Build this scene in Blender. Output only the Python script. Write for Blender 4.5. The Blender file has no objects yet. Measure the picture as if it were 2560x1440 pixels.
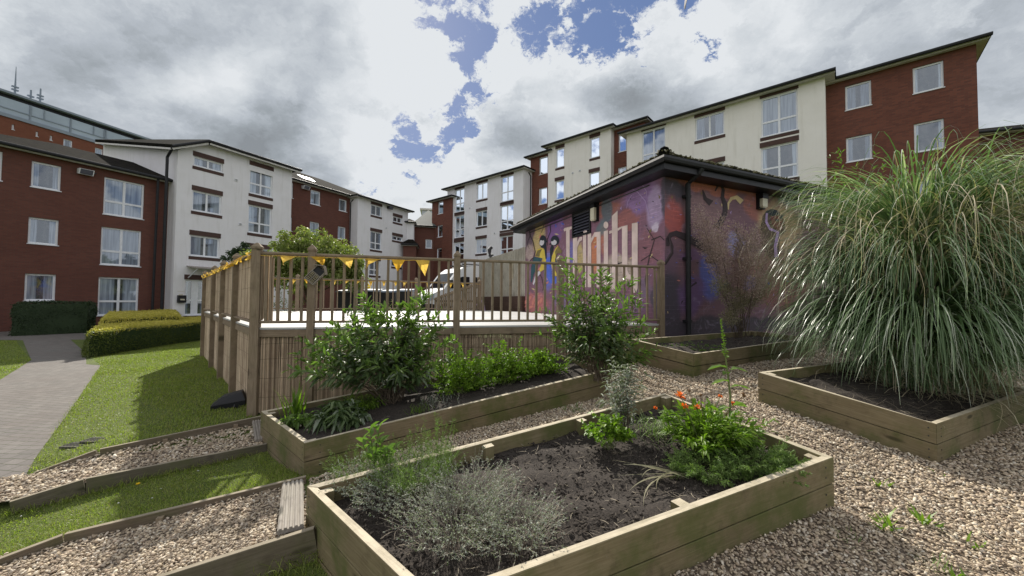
import bpy, bmesh, math, random
import numpy as np
from mathutils import Vector, Matrix

C = bpy.context.scene.collection
R = math.radians
rng = np.random.default_rng(7)
random.seed(7)

# ------------------------------------------------------------------ camera
F = 960.0                      # focal length in pixels of a 2560 wide picture
PITCH, ROLL = R(1.79), R(0.5)
cd = bpy.data.cameras.new('camera')
cam = bpy.data.objects.new('camera', cd); C.objects.link(cam)
cd.sensor_width = 36.0; cd.lens = 36.0 * F / 2560.0
cd.clip_start = 0.05; cd.clip_end = 2000
CM = Matrix.Rotation(R(90) + PITCH, 4, 'X') @ Matrix.Rotation(ROLL, 4, 'Z')
cam.matrix_world = CM
bpy.context.scene.camera = cam
CR = CM.to_3x3()

def ray(u, v):                 # direction of a sight line, y component 1
    d = CR @ Vector(((u - 1280) / F, (720 - v) / F, -1.0))
    return d / d.y
def W(u, v, Y): return ray(u, v) * Y
def G(u, v, z):
    d = ray(u, v); return d * (z / d.z)

# ------------------------------------------------------------------ sun and sky
SUN_AZ, SUN_EL = R(-20.8), R(37)      # azimuth from +Y towards +X
sd = bpy.data.lights.new('sun', 'SUN'); sd.energy = 5.0; sd.angle = R(0.6); sd.color = (1.0, 0.94, 0.84)
sun = bpy.data.objects.new('sun', sd); C.objects.link(sun)
sdir = Vector((math.sin(SUN_AZ) * math.cos(SUN_EL), math.cos(SUN_AZ) * math.cos(SUN_EL), math.sin(SUN_EL)))
sun.rotation_euler = sdir.to_track_quat('Z', 'Y').to_euler(); sun.location = sdir * 60

sc = bpy.context.scene
sc.view_settings.view_transform = 'Standard'; sc.view_settings.look = 'None'
sc.view_settings.exposure = 0.45; sc.view_settings.gamma = 1.0

class NT:
    """small helper for node trees"""
    def __init__(s, tree): s.t = tree
    def n(s, typ, ins=None, **props):
        nd = s.t.nodes.new(typ)
        for k, v in props.items(): setattr(nd, k, v)
        for k, v in (ins or {}).items():
            sock = nd.inputs[k]
            if isinstance(v, bpy.types.NodeSocket): s.t.links.new(v, sock)
            else:
                if hasattr(sock.default_value, '__len__') and len(sock.default_value) == 4 and len(v) == 3: v = (*v, 1)
                sock.default_value = v
        return nd
    def math(s, op, a, b=None, c=None, clamp=False):
        nd = s.t.nodes.new('ShaderNodeMath'); nd.operation = op; nd.use_clamp = clamp
        for i, v in enumerate((a, b, c)):
            if v is None: continue
            if isinstance(v, bpy.types.NodeSocket): s.t.links.new(v, nd.inputs[i])
            else: nd.inputs[i].default_value = v
        return nd.outputs[0]
    def mix(s, f, a, b, mode='MIX'):
        nd = s.t.nodes.new('ShaderNodeMix'); nd.data_type = 'RGBA'; nd.blend_type = mode; nd.clamp_factor = True
        for idx, v in ((0, f), (6, a), (7, b)):
            if isinstance(v, bpy.types.NodeSocket): s.t.links.new(v, nd.inputs[idx])
            else: nd.inputs[idx].default_value = v if idx == 0 else (*v[:3], 1)
        return nd.outputs[2]
    def ramp(s, f, lo, hi, a=0.0, b=1.0, smooth=True):
        nd = s.t.nodes.new('ShaderNodeMapRange'); nd.interpolation_type = 'SMOOTHSTEP' if smooth else 'LINEAR'
        s.t.links.new(f, nd.inputs[0])
        for i, v in enumerate((lo, hi, a, b)): nd.inputs[i + 1].default_value = v
        return nd.outputs[0]
    def noise(s, vec, scale, detail=3, rough=0.5, dist=0.0):
        nd = s.n('ShaderNodeTexNoise', {'Scale': scale, 'Detail': detail, 'Roughness': rough, 'Distortion': dist})
        if vec is not None: s.t.links.new(vec, nd.inputs['Vector'])
        return nd.outputs['Fac']
    def link(s, a, b): s.t.links.new(a, b)

world = bpy.data.worlds.new('World'); sc.world = world; world.use_nodes = True
wt = world.node_tree; wt.nodes.clear(); w = NT(wt)
sky = w.n('ShaderNodeTexSky', sky_type='NISHITA', sun_disc=False, sun_elevation=SUN_EL, sun_rotation=SUN_AZ,
          air_density=1.0, dust_density=0.5, ozone_density=2.0)
geo = w.n('ShaderNodeTexCoord').outputs['Generated']
sep = w.n('ShaderNodeSeparateXYZ', {0: geo})
zz = w.math('ADD', w.math('MAXIMUM', sep.outputs[2], 0.0), 0.5)
flat = w.n('ShaderNodeCombineXYZ', {0: w.math('DIVIDE', sep.outputs[0], zz), 1: w.math('DIVIDE', sep.outputs[1], zz), 2: 0.37}).outputs[0]
def blob(u, v, r):
    d = ray(u, v).normalized()
    dp = w.n('ShaderNodeVectorMath', {0: geo, 1: tuple(d)}, operation='DOT_PRODUCT').outputs['Value']
    return w.ramp(dp, math.cos(R(r)), 1.0)
def addup(lst, start=0.0):
    acc = start
    for (u, v, r, k) in lst: acc = w.math('MULTIPLY_ADD', blob(u, v, r), k, acc)
    return acc
wob = w.n('ShaderNodeTexNoise', {'Vector': flat, 'Scale': 5.0, 'Detail': 9.0, 'Roughness': .66}).outputs['Color']
fw = w.n('ShaderNodeVectorMath', {0: wob, 1: (.5, .5, .5)}, operation='SUBTRACT').outputs[0]
fw = w.n('ShaderNodeVectorMath', {0: fw, 1: (.30, .30, .2)}, operation='MULTIPLY').outputs[0]
flatw = w.n('ShaderNodeVectorMath', {0: flat, 1: fw}, operation='ADD').outputs[0]
nbig = w.noise(flatw, 4.0, 2, 0.5)
nmid = w.noise(flatw, 10.0, 8, 0.62)
cov = w.math('MULTIPLY_ADD', nbig, 1.5, w.math('MULTIPLY_ADD', nmid, 2.3, -1.90 + 0.29))
cov = w.math('ADD', cov, addup([(1115, 40, 7, -.22), (1010, 30, 5, -.18), (1150, 110, 4, -.16), (1085, 315, 7, -.37), (1190, 290, 5, -.26), (1175, 190, 4, -.24), (940, 305, 5, -.26), (1000, 385, 5, -.26),
    (1400, 50, 7, -.27), (1340, 100, 5, -.22), (1540, 30, 6, -.28), (1650, 20, 6, -.26), (1770, 40, 5, -.30), (1480, 130, 4, -.24), (1800, 100, 4, -.26), (920, 470, 5, -.30), (1230, 60, 5, -.12),
    (1715, 190, 3, -.22), (1050, 210, 5, .1), (300, 150, 36, .75), (700, 250, 15, .35), (2150, 200, 28, .40), (1350, 420, 12, .3), (1440, 260, 9, .25), (1250, 450, 9, .2), (1560, 420, 12, .25), (700, 500, 12, .2), (1000, 150, 8, .26), (1900, 60, 6, .1), (1100, 430, 6, .15), (1620, 110, 6, .12), (800, 60, 10, .3)]), clamp=False)
mask = w.ramp(cov, -0.05, 0.15)
nsh = w.noise(w.n('ShaderNodeVectorMath', {0: flatw, 1: (0.05, -0.10, 0.0)}, operation='ADD').outputs[0], 6.5, 7, 0.6)
# broad soft rolls drawn out along the wind
roll = w.noise(w.n('ShaderNodeMapping', {'Vector': flat, 'Rotation': (0, 0, R(38)), 'Scale': (1.0, 1.9, 1)}).outputs[0], 3.2, 4, .5, .3)
shade = w.math('MULTIPLY_ADD', w.ramp(cov, .05, .6), .22, w.math('MULTIPLY_ADD', nsh, 1.25, w.math('MULTIPLY_ADD', roll, 1.2, -1.12)))
shade = w.math('ADD', shade, addup([(60, 20, 42, .08), (180, 330, 22, .10), (700, 270, 13, .14), (640, 110, 15, .12), (560, 340, 14, .10), (330, 150, 14, .08), (2540, 80, 22, .20), (2250, 250, 22, .10), (2000, 240, 8, .06), (2150, 90, 10, -.08),
    (1650, 240, 8, .36), (1560, 310, 8, .26), (1295, 310, 7, .34), (1230, 330, 5, .1), (535, 215, 4.5, -.34), (640, 195, 5, -.16), (400, 90, 9, -.16), (870, 40, 7, -.12), (1000, 120, 9, -.32), (1060, 190, 8, -.28), (1330, 200, 8, -.3), (1250, 100, 9, -.3),
    (1150, 400, 8, -.18), (990, 440, 9, -.3), (1880, 130, 8, -.2), (1720, 90, 6, -.25), (870, 320, 7, -.3), (1450, 90, 6, -.2), (1500, 180, 6, -.15), (1200, 470, 10, -.1)]))
dark = w.ramp(shade, 0.05, 1.08, smooth=False)
cr_ = w.n('ShaderNodeValToRGB', {0: dark}); e_ = cr_.color_ramp.elements
e_[0].position = 0; e_[0].color = (.77, .80, .83, 1); e_[1].position = 1; e_[1].color = (.265, .29, .315, 1)
for p_, c_ in ((.26, (.62, .66, .70)), (.52, (.47, .51, .56)), (.76, (.345, .38, .415))):
    x_ = e_.new(p_); x_.color = (*c_, 1)
cloud = w.mix(1.0, cr_.outputs[0], (7.3, 7.3, 7.3), 'MULTIPLY')
ahead = w.ramp(sep.outputs[1], -0.5, 0.4)
cloud = w.mix(ahead, (7.3, 7.35, 7.6), cloud)        # unseen sky behind the camera, made brighter to fill the facing walls
up = w.ramp(sep.outputs[2], 0.0, 0.25)
blue = w.mix(0.8, sky.outputs[0], (0.95, 1.45, 2.95))
col = w.mix(mask, blue, cloud)
below = w.ramp(sep.outputs[2], -0.06, 0.0)
col = w.mix(below, (1.2, 1.2, 1.15), col)
bg = w.n('ShaderNodeBackground', {'Color': col, 'Strength': 0.10})
wo = w.n('ShaderNodeOutputWorld'); w.link(bg.outputs[0], wo.inputs[0])
try:
    world.cycles.sampling_method = 'MANUAL'; world.cycles.sample_map_resolution = 512
except Exception: pass

# ------------------------------------------------------------------ object helpers
def tag(o, label=None, cat=None, group=None, kind=None):
    if label: o['label'] = label
    if cat: o['category'] = cat
    if group: o['group'] = group
    if kind: o['kind'] = kind
    return o
def thing(name, loc, label, cat, group=None):
    o = bpy.data.objects.new(name, None); C.objects.link(o); o.location = loc
    o.empty_display_size = 0.1
    return tag(o, label, cat, group)
def origin(o):
    p = Vector((0, 0, 0))
    while o is not None: p = p + o.location; o = o.parent
    return p
def link_mesh(name, verts, faces, m, parent=None, loc=None, smooth=False, uv=None, mats=None):
    """verts in world space; top-level meshes get their origin at loc (or base centre)"""
    verts = np.asarray(verts, dtype=float).reshape(-1, 3)
    if parent is not None: off = np.array(origin(parent))
    elif loc is not None: off = np.array(loc)
    else:
        lo, hi = verts.min(0), verts.max(0); off = np.array([(lo[0] + hi[0]) / 2, (lo[1] + hi[1]) / 2, lo[2]])
    me = bpy.data.meshes.new(name)
    if isinstance(faces, np.ndarray):
        k = faces.shape[1]; nf = len(faces)
        me.vertices.add(len(verts)); me.vertices.foreach_set('co', (verts - off).astype(np.float32).ravel())
        me.loops.add(nf * k); me.loops.foreach_set('vertex_index', faces.astype(np.int32).ravel())
        me.polygons.add(nf); me.polygons.foreach_set('loop_start', np.arange(0, nf * k, k, dtype=np.int32))
        me.polygons.foreach_set('loop_total', np.full(nf, k, dtype=np.int32))
        me.update(calc_edges=True)
    else:
        me.from_pydata([tuple(x) for x in (verts - off)], [], faces)
    if uv is not None:
        l = me.uv_layers.new(name='UVMap'); l.data.foreach_set('uv', np.asarray(uv, dtype=np.float32).ravel())
    for mm in (mats or [m]): me.materials.append(mm)
    if smooth: me.polygons.foreach_set('use_smooth', np.ones(len(me.polygons), dtype=bool))
    o = bpy.data.objects.new(name, me); C.objects.link(o)
    if parent is not None: o.parent = parent
    else: o.location = off
    return o

class MB:
    def __init__(s): s.v = []; s.f = []; s.uv = []; s.hasuv = False
    def poly(s, pts, uv=None):
        b = len(s.v); s.v += [tuple(p) for p in pts]; s.f.append(list(range(b, b + len(pts))))
        if uv is None: uv = [(0, 0)] * len(pts)
        else: s.hasuv = True
        s.uv += uv
    def hexa(s, a, b):      # a: 4 bottom pts ccw seen from above, b: 4 top pts
        s.poly([a[3], a[2], a[1], a[0]]); s.poly(b)
        for i in range(4):
            j = (i + 1) % 4; s.poly([a[i], a[j], b[j], b[i]])
    def prism(s, a, b):     # generic n-gon prism: list a (one cap) and list b (other cap)
        s.poly(a[::-1]); s.poly(b); n = len(a)
        for i in range(n):
            j = (i + 1) % n; s.poly([a[i], a[j], b[j], b[i]])
    def box(s, x0, y0, z0, x1, y1, z1):
        s.hexa([(x0, y0, z0), (x1, y0, z0), (x1, y1, z0), (x0, y1, z0)], [(x0, y0, z1), (x1, y0, z1), (x1, y1, z1), (x0, y1, z1)])
    def bar(s, p, q, wd, h, up=(0, 0, 1)):     # rectangular bar centred on the line p-q
        p, q, up = Vector(p), Vector(q), Vector(up); d = (q - p).normalized()
        sx = d.cross(up); sx = sx.normalized() if sx.length > 1e-5 else Vector((1, 0, 0)); uu = sx.cross(d).normalized()
        a = sx * wd / 2; b = uu * h / 2
        s.prism([p - a - b, p + a - b, p + a + b, p - a + b], [q - a - b, q + a - b, q + a + b, q - a + b])
    def tube(s, pts, rad, n=8, cap=True):
        pts = [Vector(p) for p in pts]
        if not hasattr(rad, '__len__'): rad = [rad] * len(pts)
        rings = []; prev = None
        for i, p in enumerate(pts):
            d = (pts[min(i + 1, len(pts) - 1)] - pts[max(i - 1, 0)]).normalized()
            ref = prev if prev is not None else (Vector((0, 0, 1)) if abs(d.z) < .9 else Vector((1, 0, 0)))
            x = d.cross(ref); x = x.normalized() if x.length > 1e-6 else d.orthogonal().normalized(); y = d.cross(x).normalized()
            prev = x.cross(d) * -1 if False else y * -1
            base = len(s.v)
            for k in range(n):
                a = 2 * math.pi * k / n; s.v.append(tuple(p + (x * math.cos(a) + y * math.sin(a)) * rad[i])); 
            rings.append(base)
        for i in range(len(pts) - 1):
            a, b = rings[i], rings[i + 1]
            for k in range(n):
                l = (k + 1) % n; s.f.append([a + k, a + l, b + l, b + k]); s.uv += [(0, 0)] * 4
        if cap:
            s.f.append([rings[0] + k for k in range(n)][::-1]); s.uv += [(0, 0)] * n
            s.f.append([rings[-1] + k for k in range(n)]); s.uv += [(0, 0)] * n
    def build(s, name, m, parent=None, loc=None, smooth=False):
        return link_mesh(name, s.v, s.f, m, parent, loc, smooth, s.uv if s.hasuv else None)

# ------------------------------------------------------------------ materials
def mat(name):
    m = bpy.data.materials.new(name); m.use_nodes = True; t = m.node_tree
    b = t.nodes['Principled BSDF']; b.inputs['Specular IOR Level'].default_value = 0.3
    return m, NT(t), b
def objco(n): return n.n('ShaderNodeTexCoord').outputs['Object']
def bump(n, b, h, strength=0.3, dist=0.01):
    bp = n.n('ShaderNodeBump', {'Strength': strength, 'Distance': dist, 'Height': h}); n.link(bp.outputs[0], b.inputs['Normal'])
def plain(name, c, rough=0.6, metal=0.0, var=0.15, scale=6.0):
    m, n, b = mat(name)
    f = n.noise(objco(n), scale, 4, 0.6)
    n.link(n.mix(n.ramp(f, .3, .7), [x * (1 - var) for x in c], [min(1, x * (1 + var)) for x in c]), b.inputs['Base Color'])
    b.inputs['Roughness'].default_value = rough; b.inputs['Metallic'].default_value = metal
    return m
def timber(name, c1, c2, green=0.0, top=None, rough=0.8, grainscale=1.0):
    """sawn softwood: grain along each board (UV x along the board in metres), knots, algae stains"""
    m, n, b = mat(name); uv = n.n('ShaderNodeUVMap').outputs[0]; oc = objco(n)
    rnd = n.n('ShaderNodeObjectInfo').outputs['Random']
    sh = n.n('ShaderNodeVectorMath', {0: uv, 1: n.n('ShaderNodeCombineXYZ', {0: n.math('MULTIPLY', rnd, 37.0), 1: n.math('MULTIPLY', rnd, 11.0)}).outputs[0]}, operation='ADD').outputs[0]
    mp = n.n('ShaderNodeMapping', {'Vector': sh, 'Scale': (1.3 * grainscale, 26 * grainscale, 1)}).outputs[0]
    g = n.noise(mp, 3.0, 6, 0.65, 0.6)
    g2 = n.noise(oc, 1.7, 4, 0.6); g3 = n.noise(oc, 9.0, 4, 0.65)
    col = n.mix(n.ramp(g, .3, .72), c1, c2)
    col = n.mix(n.ramp(g2, .35, .75, 0, .45), col, [x * .55 for x in c1])
    col = n.mix(n.ramp(g3, .52, .74, 0, .5), col, [x * .42 for x in c1])
    vo = n.n('ShaderNodeTexVoronoi', {'Vector': n.n('ShaderNodeMapping', {'Vector': sh, 'Scale': (1.7, 6.5, 1)}).outputs[0], 'Scale': 1.0, 'Randomness': 1.0})
    knot = n.ramp(vo.outputs['Distance'], .06, .16, .9, 0)
    col = n.mix(knot, col, [x * .3 for x in c1])
    col = n.mix(n.math('MULTIPLY', n.ramp(n.math('FRACT', n.math('MULTIPLY', rnd, 7.31)), .35, .9), .45), col, n.mix(n.ramp(g, .3, .72), (.15, .105, .07), (.235, .175, .125)))
    if green: col = n.mix(n.ramp(n.noise(oc, 2.6, 5, .65), .42, .68, 0, green), col, (0.085, 0.10, 0.028))
    if top:      # upward faces painted paler: weathering plus the sunlight on the rims
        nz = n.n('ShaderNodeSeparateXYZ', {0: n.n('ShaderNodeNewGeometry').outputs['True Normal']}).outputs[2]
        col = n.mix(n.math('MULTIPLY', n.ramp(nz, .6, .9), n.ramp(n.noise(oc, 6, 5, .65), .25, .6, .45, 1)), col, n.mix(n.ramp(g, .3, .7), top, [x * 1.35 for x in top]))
    n.link(col, b.inputs['Base Color']); b.inputs['Roughness'].default_value = rough; b.inputs['Specular IOR Level'].default_value = .2
    bump(n, b, n.math('ADD', g, n.math('MULTIPLY', g3, .5)), 0.5, 0.004)
    return m
def leafmat(name, c1, c2, trans=0.35, rough=0.5, c3=None):
    m, n, b = mat(name); t = n.t
    r = n.n('ShaderNodeNewGeometry').outputs['Random Per Island']
    col = n.mix(r, c1, c2)
    if c3: col = n.mix(n.ramp(r, .84, .88), col, c3)
    n.link(col, b.inputs['Base Color']); b.inputs['Roughness'].default_value = rough; b.inputs['Specular IOR Level'].default_value = .35
    tr = n.n('ShaderNodeBsdfTranslucent', {'Color': n.mix(1.0, col, (1.0, 1.25, .55), 'MULTIPLY')})
    mx = n.n('ShaderNodeMixShader', {0: trans}); n.link(b.outputs[0], mx.inputs[1]); n.link(tr.outputs[0], mx.inputs[2])
    out = [x for x in t.nodes if x.type == 'OUTPUT_MATERIAL'][0]; n.link(mx.outputs[0], out.inputs[0])
    return m
def brickmat(name, c1, c2, mortar, tint=None):
    m, n, b = mat(name); uv = n.n('ShaderNodeUVMap').outputs[0]
    br = n.n('ShaderNodeTexBrick', {'Vector': uv, 'Color1': (*c1, 1), 'Color2': (*c2, 1), 'Mortar': (*mortar, 1), 'Scale': 1.0, 'Mortar Size': .007, 'Mortar Smooth': .3, 'Bias': -.1, 'Brick Width': .225, 'Row Height': .075})
    f = n.noise(uv, .7, 5, .6); g = n.noise(uv, 7.0, 3, .6)
    col = n.mix(n.ramp(f, .3, .75, 0, .35), br.outputs[0], [x * .6 for x in c1])
    col = n.mix(n.ramp(g, .6, .85, 0, .35), col, [min(1, x * 1.7) for x in c2])
    n.link(col, b.inputs['Base Color']); b.inputs['Roughness'].default_value = .9; b.inputs['Specular IOR Level'].default_value = .15
    bump(n, b, br.outputs['Fac'], -0.4, 0.006)
    return m
def rendermat(name, c):
    m, n, b = mat(name); uv = n.n('ShaderNodeUVMap').outputs[0]
    f = n.noise(uv, .8, 5, .65); st = n.noise(n.n('ShaderNodeMapping', {'Vector': uv, 'Scale': (4.0, .35, 1)}).outputs[0], 1.0, 5, .6)
    col = n.mix(n.ramp(f, .3, .75, 0, .5), c, [c[0] * .86, c[1] * .85, c[2] * .82])
    col = n.mix(n.ramp(st, .5, .75, 0, .42), col, [c[0] * .72, c[1] * .71, c[2] * .66])
    n.link(col, b.inputs['Base Color']); b.inputs['Roughness'].default_value = .92
    bump(n, b, n.noise(uv, 60, 3), .25, .003)
    return m
def panemat(name, closed=.36):
    """window glass in front of net curtains: the folds hang inside, the glass mirrors the sky"""
    m, n, b = mat(name); t = n.t
    g = n.n('ShaderNodeTexCoord').outputs['Generated']; rnd = n.n('ShaderNodeObjectInfo').outputs['Random']
    s = n.n('ShaderNodeSeparateXYZ', {0: g})
    fx = n.math('ADD', n.math('MULTIPLY', s.outputs[0], 9.0), n.math('MULTIPLY', rnd, 40.0))
    wv = n.noise(n.n('ShaderNodeCombineXYZ', {0: fx, 1: n.math('MULTIPLY', s.outputs[2], .5), 2: rnd}).outputs[0], 2.2, 3, .5)
    cur = n.mix(n.ramp(wv, .3, .7), (.15, .18, .22), (.34, .39, .45))
    r2 = n.math('FRACT', n.math('MULTIPLY', rnd, 13.7))
    cur = n.mix(1.0, cur, n.n('ShaderNodeCombineXYZ', {0: n.math('MULTIPLY_ADD', r2, .8, .5), 1: n.math('MULTIPLY_ADD', r2, .78, .52), 2: n.math('MULTIPLY_ADD', r2, .7, .6)}).outputs[0], 'MULTIPLY')
    edge = n.math('ABSOLUTE', n.math('SUBTRACT', s.outputs[0], .5))
    opening = n.ramp(n.math('ADD', edge, n.math('MULTIPLY', rnd, closed)), .36, .40, 1, 0)     # how far the curtains stand open
    room = n.mix(n.ramp(n.noise(g, 4, 2), .45, .6), (.012, .014, .016), (.05, .05, .05))
    col = n.mix(n.math('MULTIPLY', opening, .93), cur, room)
    n.link(col, b.inputs['Base Color']); b.inputs['Roughness'].default_value = .7
    gl = n.n('ShaderNodeBsdfGlossy', {'Color': (.82, .9, 1, 1), 'Roughness': .03})
    fr = n.n('ShaderNodeFresnel', {'IOR': 1.9}).outputs[0]
    mx = n.n('ShaderNodeMixShader', {0: n.math('ADD', n.math('MULTIPLY', fr, 1.0), .06, clamp=True)})
    n.link(b.outputs[0], mx.inputs[1]); n.link(gl.outputs[0], mx.inputs[2])
    out = [x for x in t.nodes if x.type == 'OUTPUT_MATERIAL'][0]; n.link(mx.outputs[0], out.inputs[0])
    return m

M = {}
M['brick'] = brickmat('red brick', (.152, .062, .047), (.118, .051, .041), (.115, .072, .058))
M['brick_r'] = brickmat('warm red brick', (.190, .072, .050), (.120, .050, .040), (.13, .077, .060))
M['brick_t'] = brickmat('orange brick', (.20, .075, .045), (.17, .062, .038), (.16, .09, .07))
M['band'] = brickmat('dark brick band', (.100, .058, .050), (.072, .048, .043), (.09, .062, .055))
M['render'] = rendermat('cool white render', (.76, .745, .765))
M['render_r'] = rendermat('cream render', (.80, .77, .72))
M['upvc'] = plain('white plastic window frame', (.74, .75, .78), .35, 0, .04)
M['pane'] = panemat('window pane with curtains', .42)
M['pane_open'] = panemat('dark window pane', .12)
M['soffit'] = plain('white painted soffit', (.55, .53, .50), .6, 0, .1)
M['gutter'] = plain('black gutter', (.018, .018, .020), .6, 0, .2)
def tilemat():
    m, n, b = mat('mossy roof tiles'); oc = objco(n)
    br = n.n('ShaderNodeTexBrick', {'Vector': n.n('ShaderNodeUVMap').outputs[0], 'Color1': (.009, .008, .008, 1), 'Color2': (.020, .017, .016, 1), 'Mortar': (.006, .006, .006, 1), 'Scale': 1, 'Mortar Size': .012, 'Brick Width': .3, 'Row Height': .26})
    col = n.mix(n.ramp(n.noise(oc, 5, 6, .7), .48, .62, 0, .35), br.outputs[0], (.04, .04, .018))
    col = n.mix(n.ramp(n.noise(oc, 17, 4, .7), .58, .68, 0, .45), col, (.07, .062, .035))
    n.link(col, b.inputs['Base Color']); b.inputs['Roughness'].default_value = 1.0; b.inputs['Specular IOR Level'].default_value = .02
    bump(n, b, n.math('ADD', br.outputs['Fac'], n.math('MULTIPLY', n.noise(oc, 17, 4, .7), -1.5)), -.8, .02)
    return m
M['tile'] = tilemat()
M['slate'] = plain('grey green slate roof', (.10, .115, .105), .7, 0, .2, 9)
M['wood'] = timber('weathered decking timber', (.205, .155, .105), (.30, .235, .165), .15)
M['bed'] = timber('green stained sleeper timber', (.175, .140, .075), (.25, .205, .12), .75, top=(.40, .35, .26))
M['bedlow'] = timber('green stained lower sleeper', (.165, .130, .070), (.235, .19, .11), .85)
M['edge'] = timber('shade dark edging timber', (.10, .085, .060), (.15, .13, .095), .5, top=(.24, .205, .15))  # camera-facing sides painted dark to stand for their shade
M['slatgrey'] = timber('silvered fence slats', (.36, .33, .27), (.48, .45, .38), .1)
M['bedtop'] = timber('sun bleached timber', (.34, .29, .20), (.46, .41, .31), .15)
M['greywood'] = timber('grey ribbed timber', (.26, .23, .20), (.38, .345, .30), .1)
def reedmat():
    m, n, b = mat('dry reed'); r = n.n('ShaderNodeNewGeometry').outputs['Random Per Island']; oc = objco(n)
    col = n.mix(r, (.20, .14, .09), (.80, .64, .46))
    col = n.mix(n.ramp(n.noise(oc, 3, 4, .6), .4, .7, 0, .4), col, (.20, .13, .085))
    n.link(col, b.inputs['Base Color']); b.inputs['Roughness'].default_value = .75; return m
M['reed'] = reedmat()
def soilmat():
    m, n, b = mat('dark garden soil'); oc = objco(n)
    f = n.noise(oc, 75, 6, .7); g = n.noise(oc, 3, 3, .6)
    col = n.mix(n.ramp(f, .35, .7), (.016, .013, .011), (.072, .058, .047))
    col = n.mix(n.ramp(g, .4, .7, 0, .6), col, (.045, .037, .031))
    n.link(col, b.inputs['Base Color']); b.inputs['Roughness'].default_value = .95; bump(n, b, f, .8, .008); return m
M['soil'] = soilmat()
def pebblemat():
    m, n, b = mat('tan river pebbles'); r = n.n('ShaderNodeNewGeometry').outputs['Random Per Island']; oc = objco(n)
    cr = n.n('ShaderNodeValToRGB', {0: r}); e = cr.color_ramp.elements
    e[0].position = 0; e[0].color = (.26, .20, .14, 1); e[1].position = 1; e[1].color = (.72, .64, .50, 1)
    for p, c in ((.18, (.42, .33, .23)), (.36, (.56, .46, .32)), (.5, (.33, .27, .21)), (.64, (.64, .54, .39)), (.78, (.38, .28, .20)), (.9, (.62, .56, .46))):
        x = e.new(p); x.color = (*c, 1)
    col = n.mix(n.ramp(n.noise(oc, 60, 3, .6), .4, .7, 0, .35), cr.outputs[0], (.2, .155, .12))
    col = n.mix(n.ramp(n.noise(oc, 1.3, 4, .65), .5, .72, 0, .45), col, (.17, .14, .10))
    n.link(col, b.inputs['Base Color']); b.inputs['Roughness'].default_value = .7; return m
M['pebble'] = pebblemat()
def gravelbase():
    m, n, b = mat('gravel bed base'); oc = objco(n)
    vo = n.n('ShaderNodeTexVoronoi', {'Vector': oc, 'Scale': 42.0}); 
    cr = n.mix(n.ramp(n.noise(vo.outputs['Position'], 40, 1), .3, .7), (.20, .15, .105), (.46, .38, .28))
    col = n.mix(n.ramp(vo.outputs['Distance'], .25, .6, 0, .85), cr, (.05, .036, .026))
    n.link(col, b.inputs['Base Color']); b.inputs['Roughness'].default_value = .9; bump(n, b, vo.outputs['Distance'], -1, .02); return m
M['gravelbase'] = gravelbase()
def lawnmat():
    m, n, b = mat('lawn'); oc = objco(n)
    f = n.noise(oc, 1.3, 5, .6); g = n.noise(oc, 45, 4, .7)
    col = n.mix(n.ramp(f, .3, .7), (.08, .105, .022), (.12, .148, .034))
    col = n.mix(n.ramp(g, .4, .75, 0, .6), col, (.035, .055, .012))
    n.link(col, b.inputs['Base Color']); b.inputs['Roughness'].default_value = .95; bump(n, b, g, .6, .03); return m
M['lawn'] = lawnmat()
def grassmat():
    m = leafmat('grass blades', (.18, .23, .042), (.33, .37, .080), .45, .5, (.28, .25, .10)); return m
M['grass'] = grassmat()
def patchy():
    m = M['grass']; n = NT(m.node_tree); b = m.node_tree.nodes['Principled BSDF']; src = b.inputs['Base Color'].links[0].from_socket; oc = objco(n)
    c = n.mix(n.ramp(n.noise(oc, 1.6, 5, .65), .48, .66, 0, .55), src, (.30, .30, .09)); c = n.mix(n.ramp(n.noise(oc, 4.5, 4, .65), .5, .7, 0, .5), c, (.09, .15, .03)); n.link(c, b.inputs['Base Color'])
patchy()
def paver():
    m, n, b = mat('block paving'); uv = n.n('ShaderNodeUVMap').outputs[0]; oc = objco(n)
    br = n.n('ShaderNodeTexBrick', {'Vector': n.n('ShaderNodeMapping', {'Vector': uv, 'Rotation': (0, 0, R(12))}).outputs[0], 'Color1': (.175, .158, .145, 1), 'Color2': (.130, .119, .110, 1), 'Mortar': (.055, .060, .035, 1), 'Scale': 1, 'Mortar Size': .006, 'Mortar Smooth': .4, 'Brick Width': .2, 'Row Height': .1})
    col = n.mix(n.ramp(n.noise(oc, 1.1, 5, .6), .35, .7, 0, .5), br.outputs[0], (.12, .10, .088))
    col = n.mix(n.ramp(n.noise(oc, 35, 4, .7), .55, .75, 0, .35), col, (.34, .30, .27))
    n.link(col, b.inputs['Base Color']); b.inputs['Roughness'].default_value = .85
    bump(n, b, br.outputs['Fac'], -.5, .006); return m
M['paver'] = paver()
M['black'] = plain('black plastic', (.012, .012, .014), .4)
M['blackmetal'] = plain('dark metal', (.03, .03, .032), .45)
M['whitepaint'] = plain('white paint', (.72, .73, .74), .3, 0, .03)
M['cream'] = plain('cream plastic', (.58, .54, .42), .4, 0, .05)
M['glass'] = plain('dark vehicle glass', (.012, .014, .018), .05, 0, .1)
M['clad2'] = plain('pale grey glazing', (.36, .43, .50), .2, 0, .08, .4)
M['yellow'] = None
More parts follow.
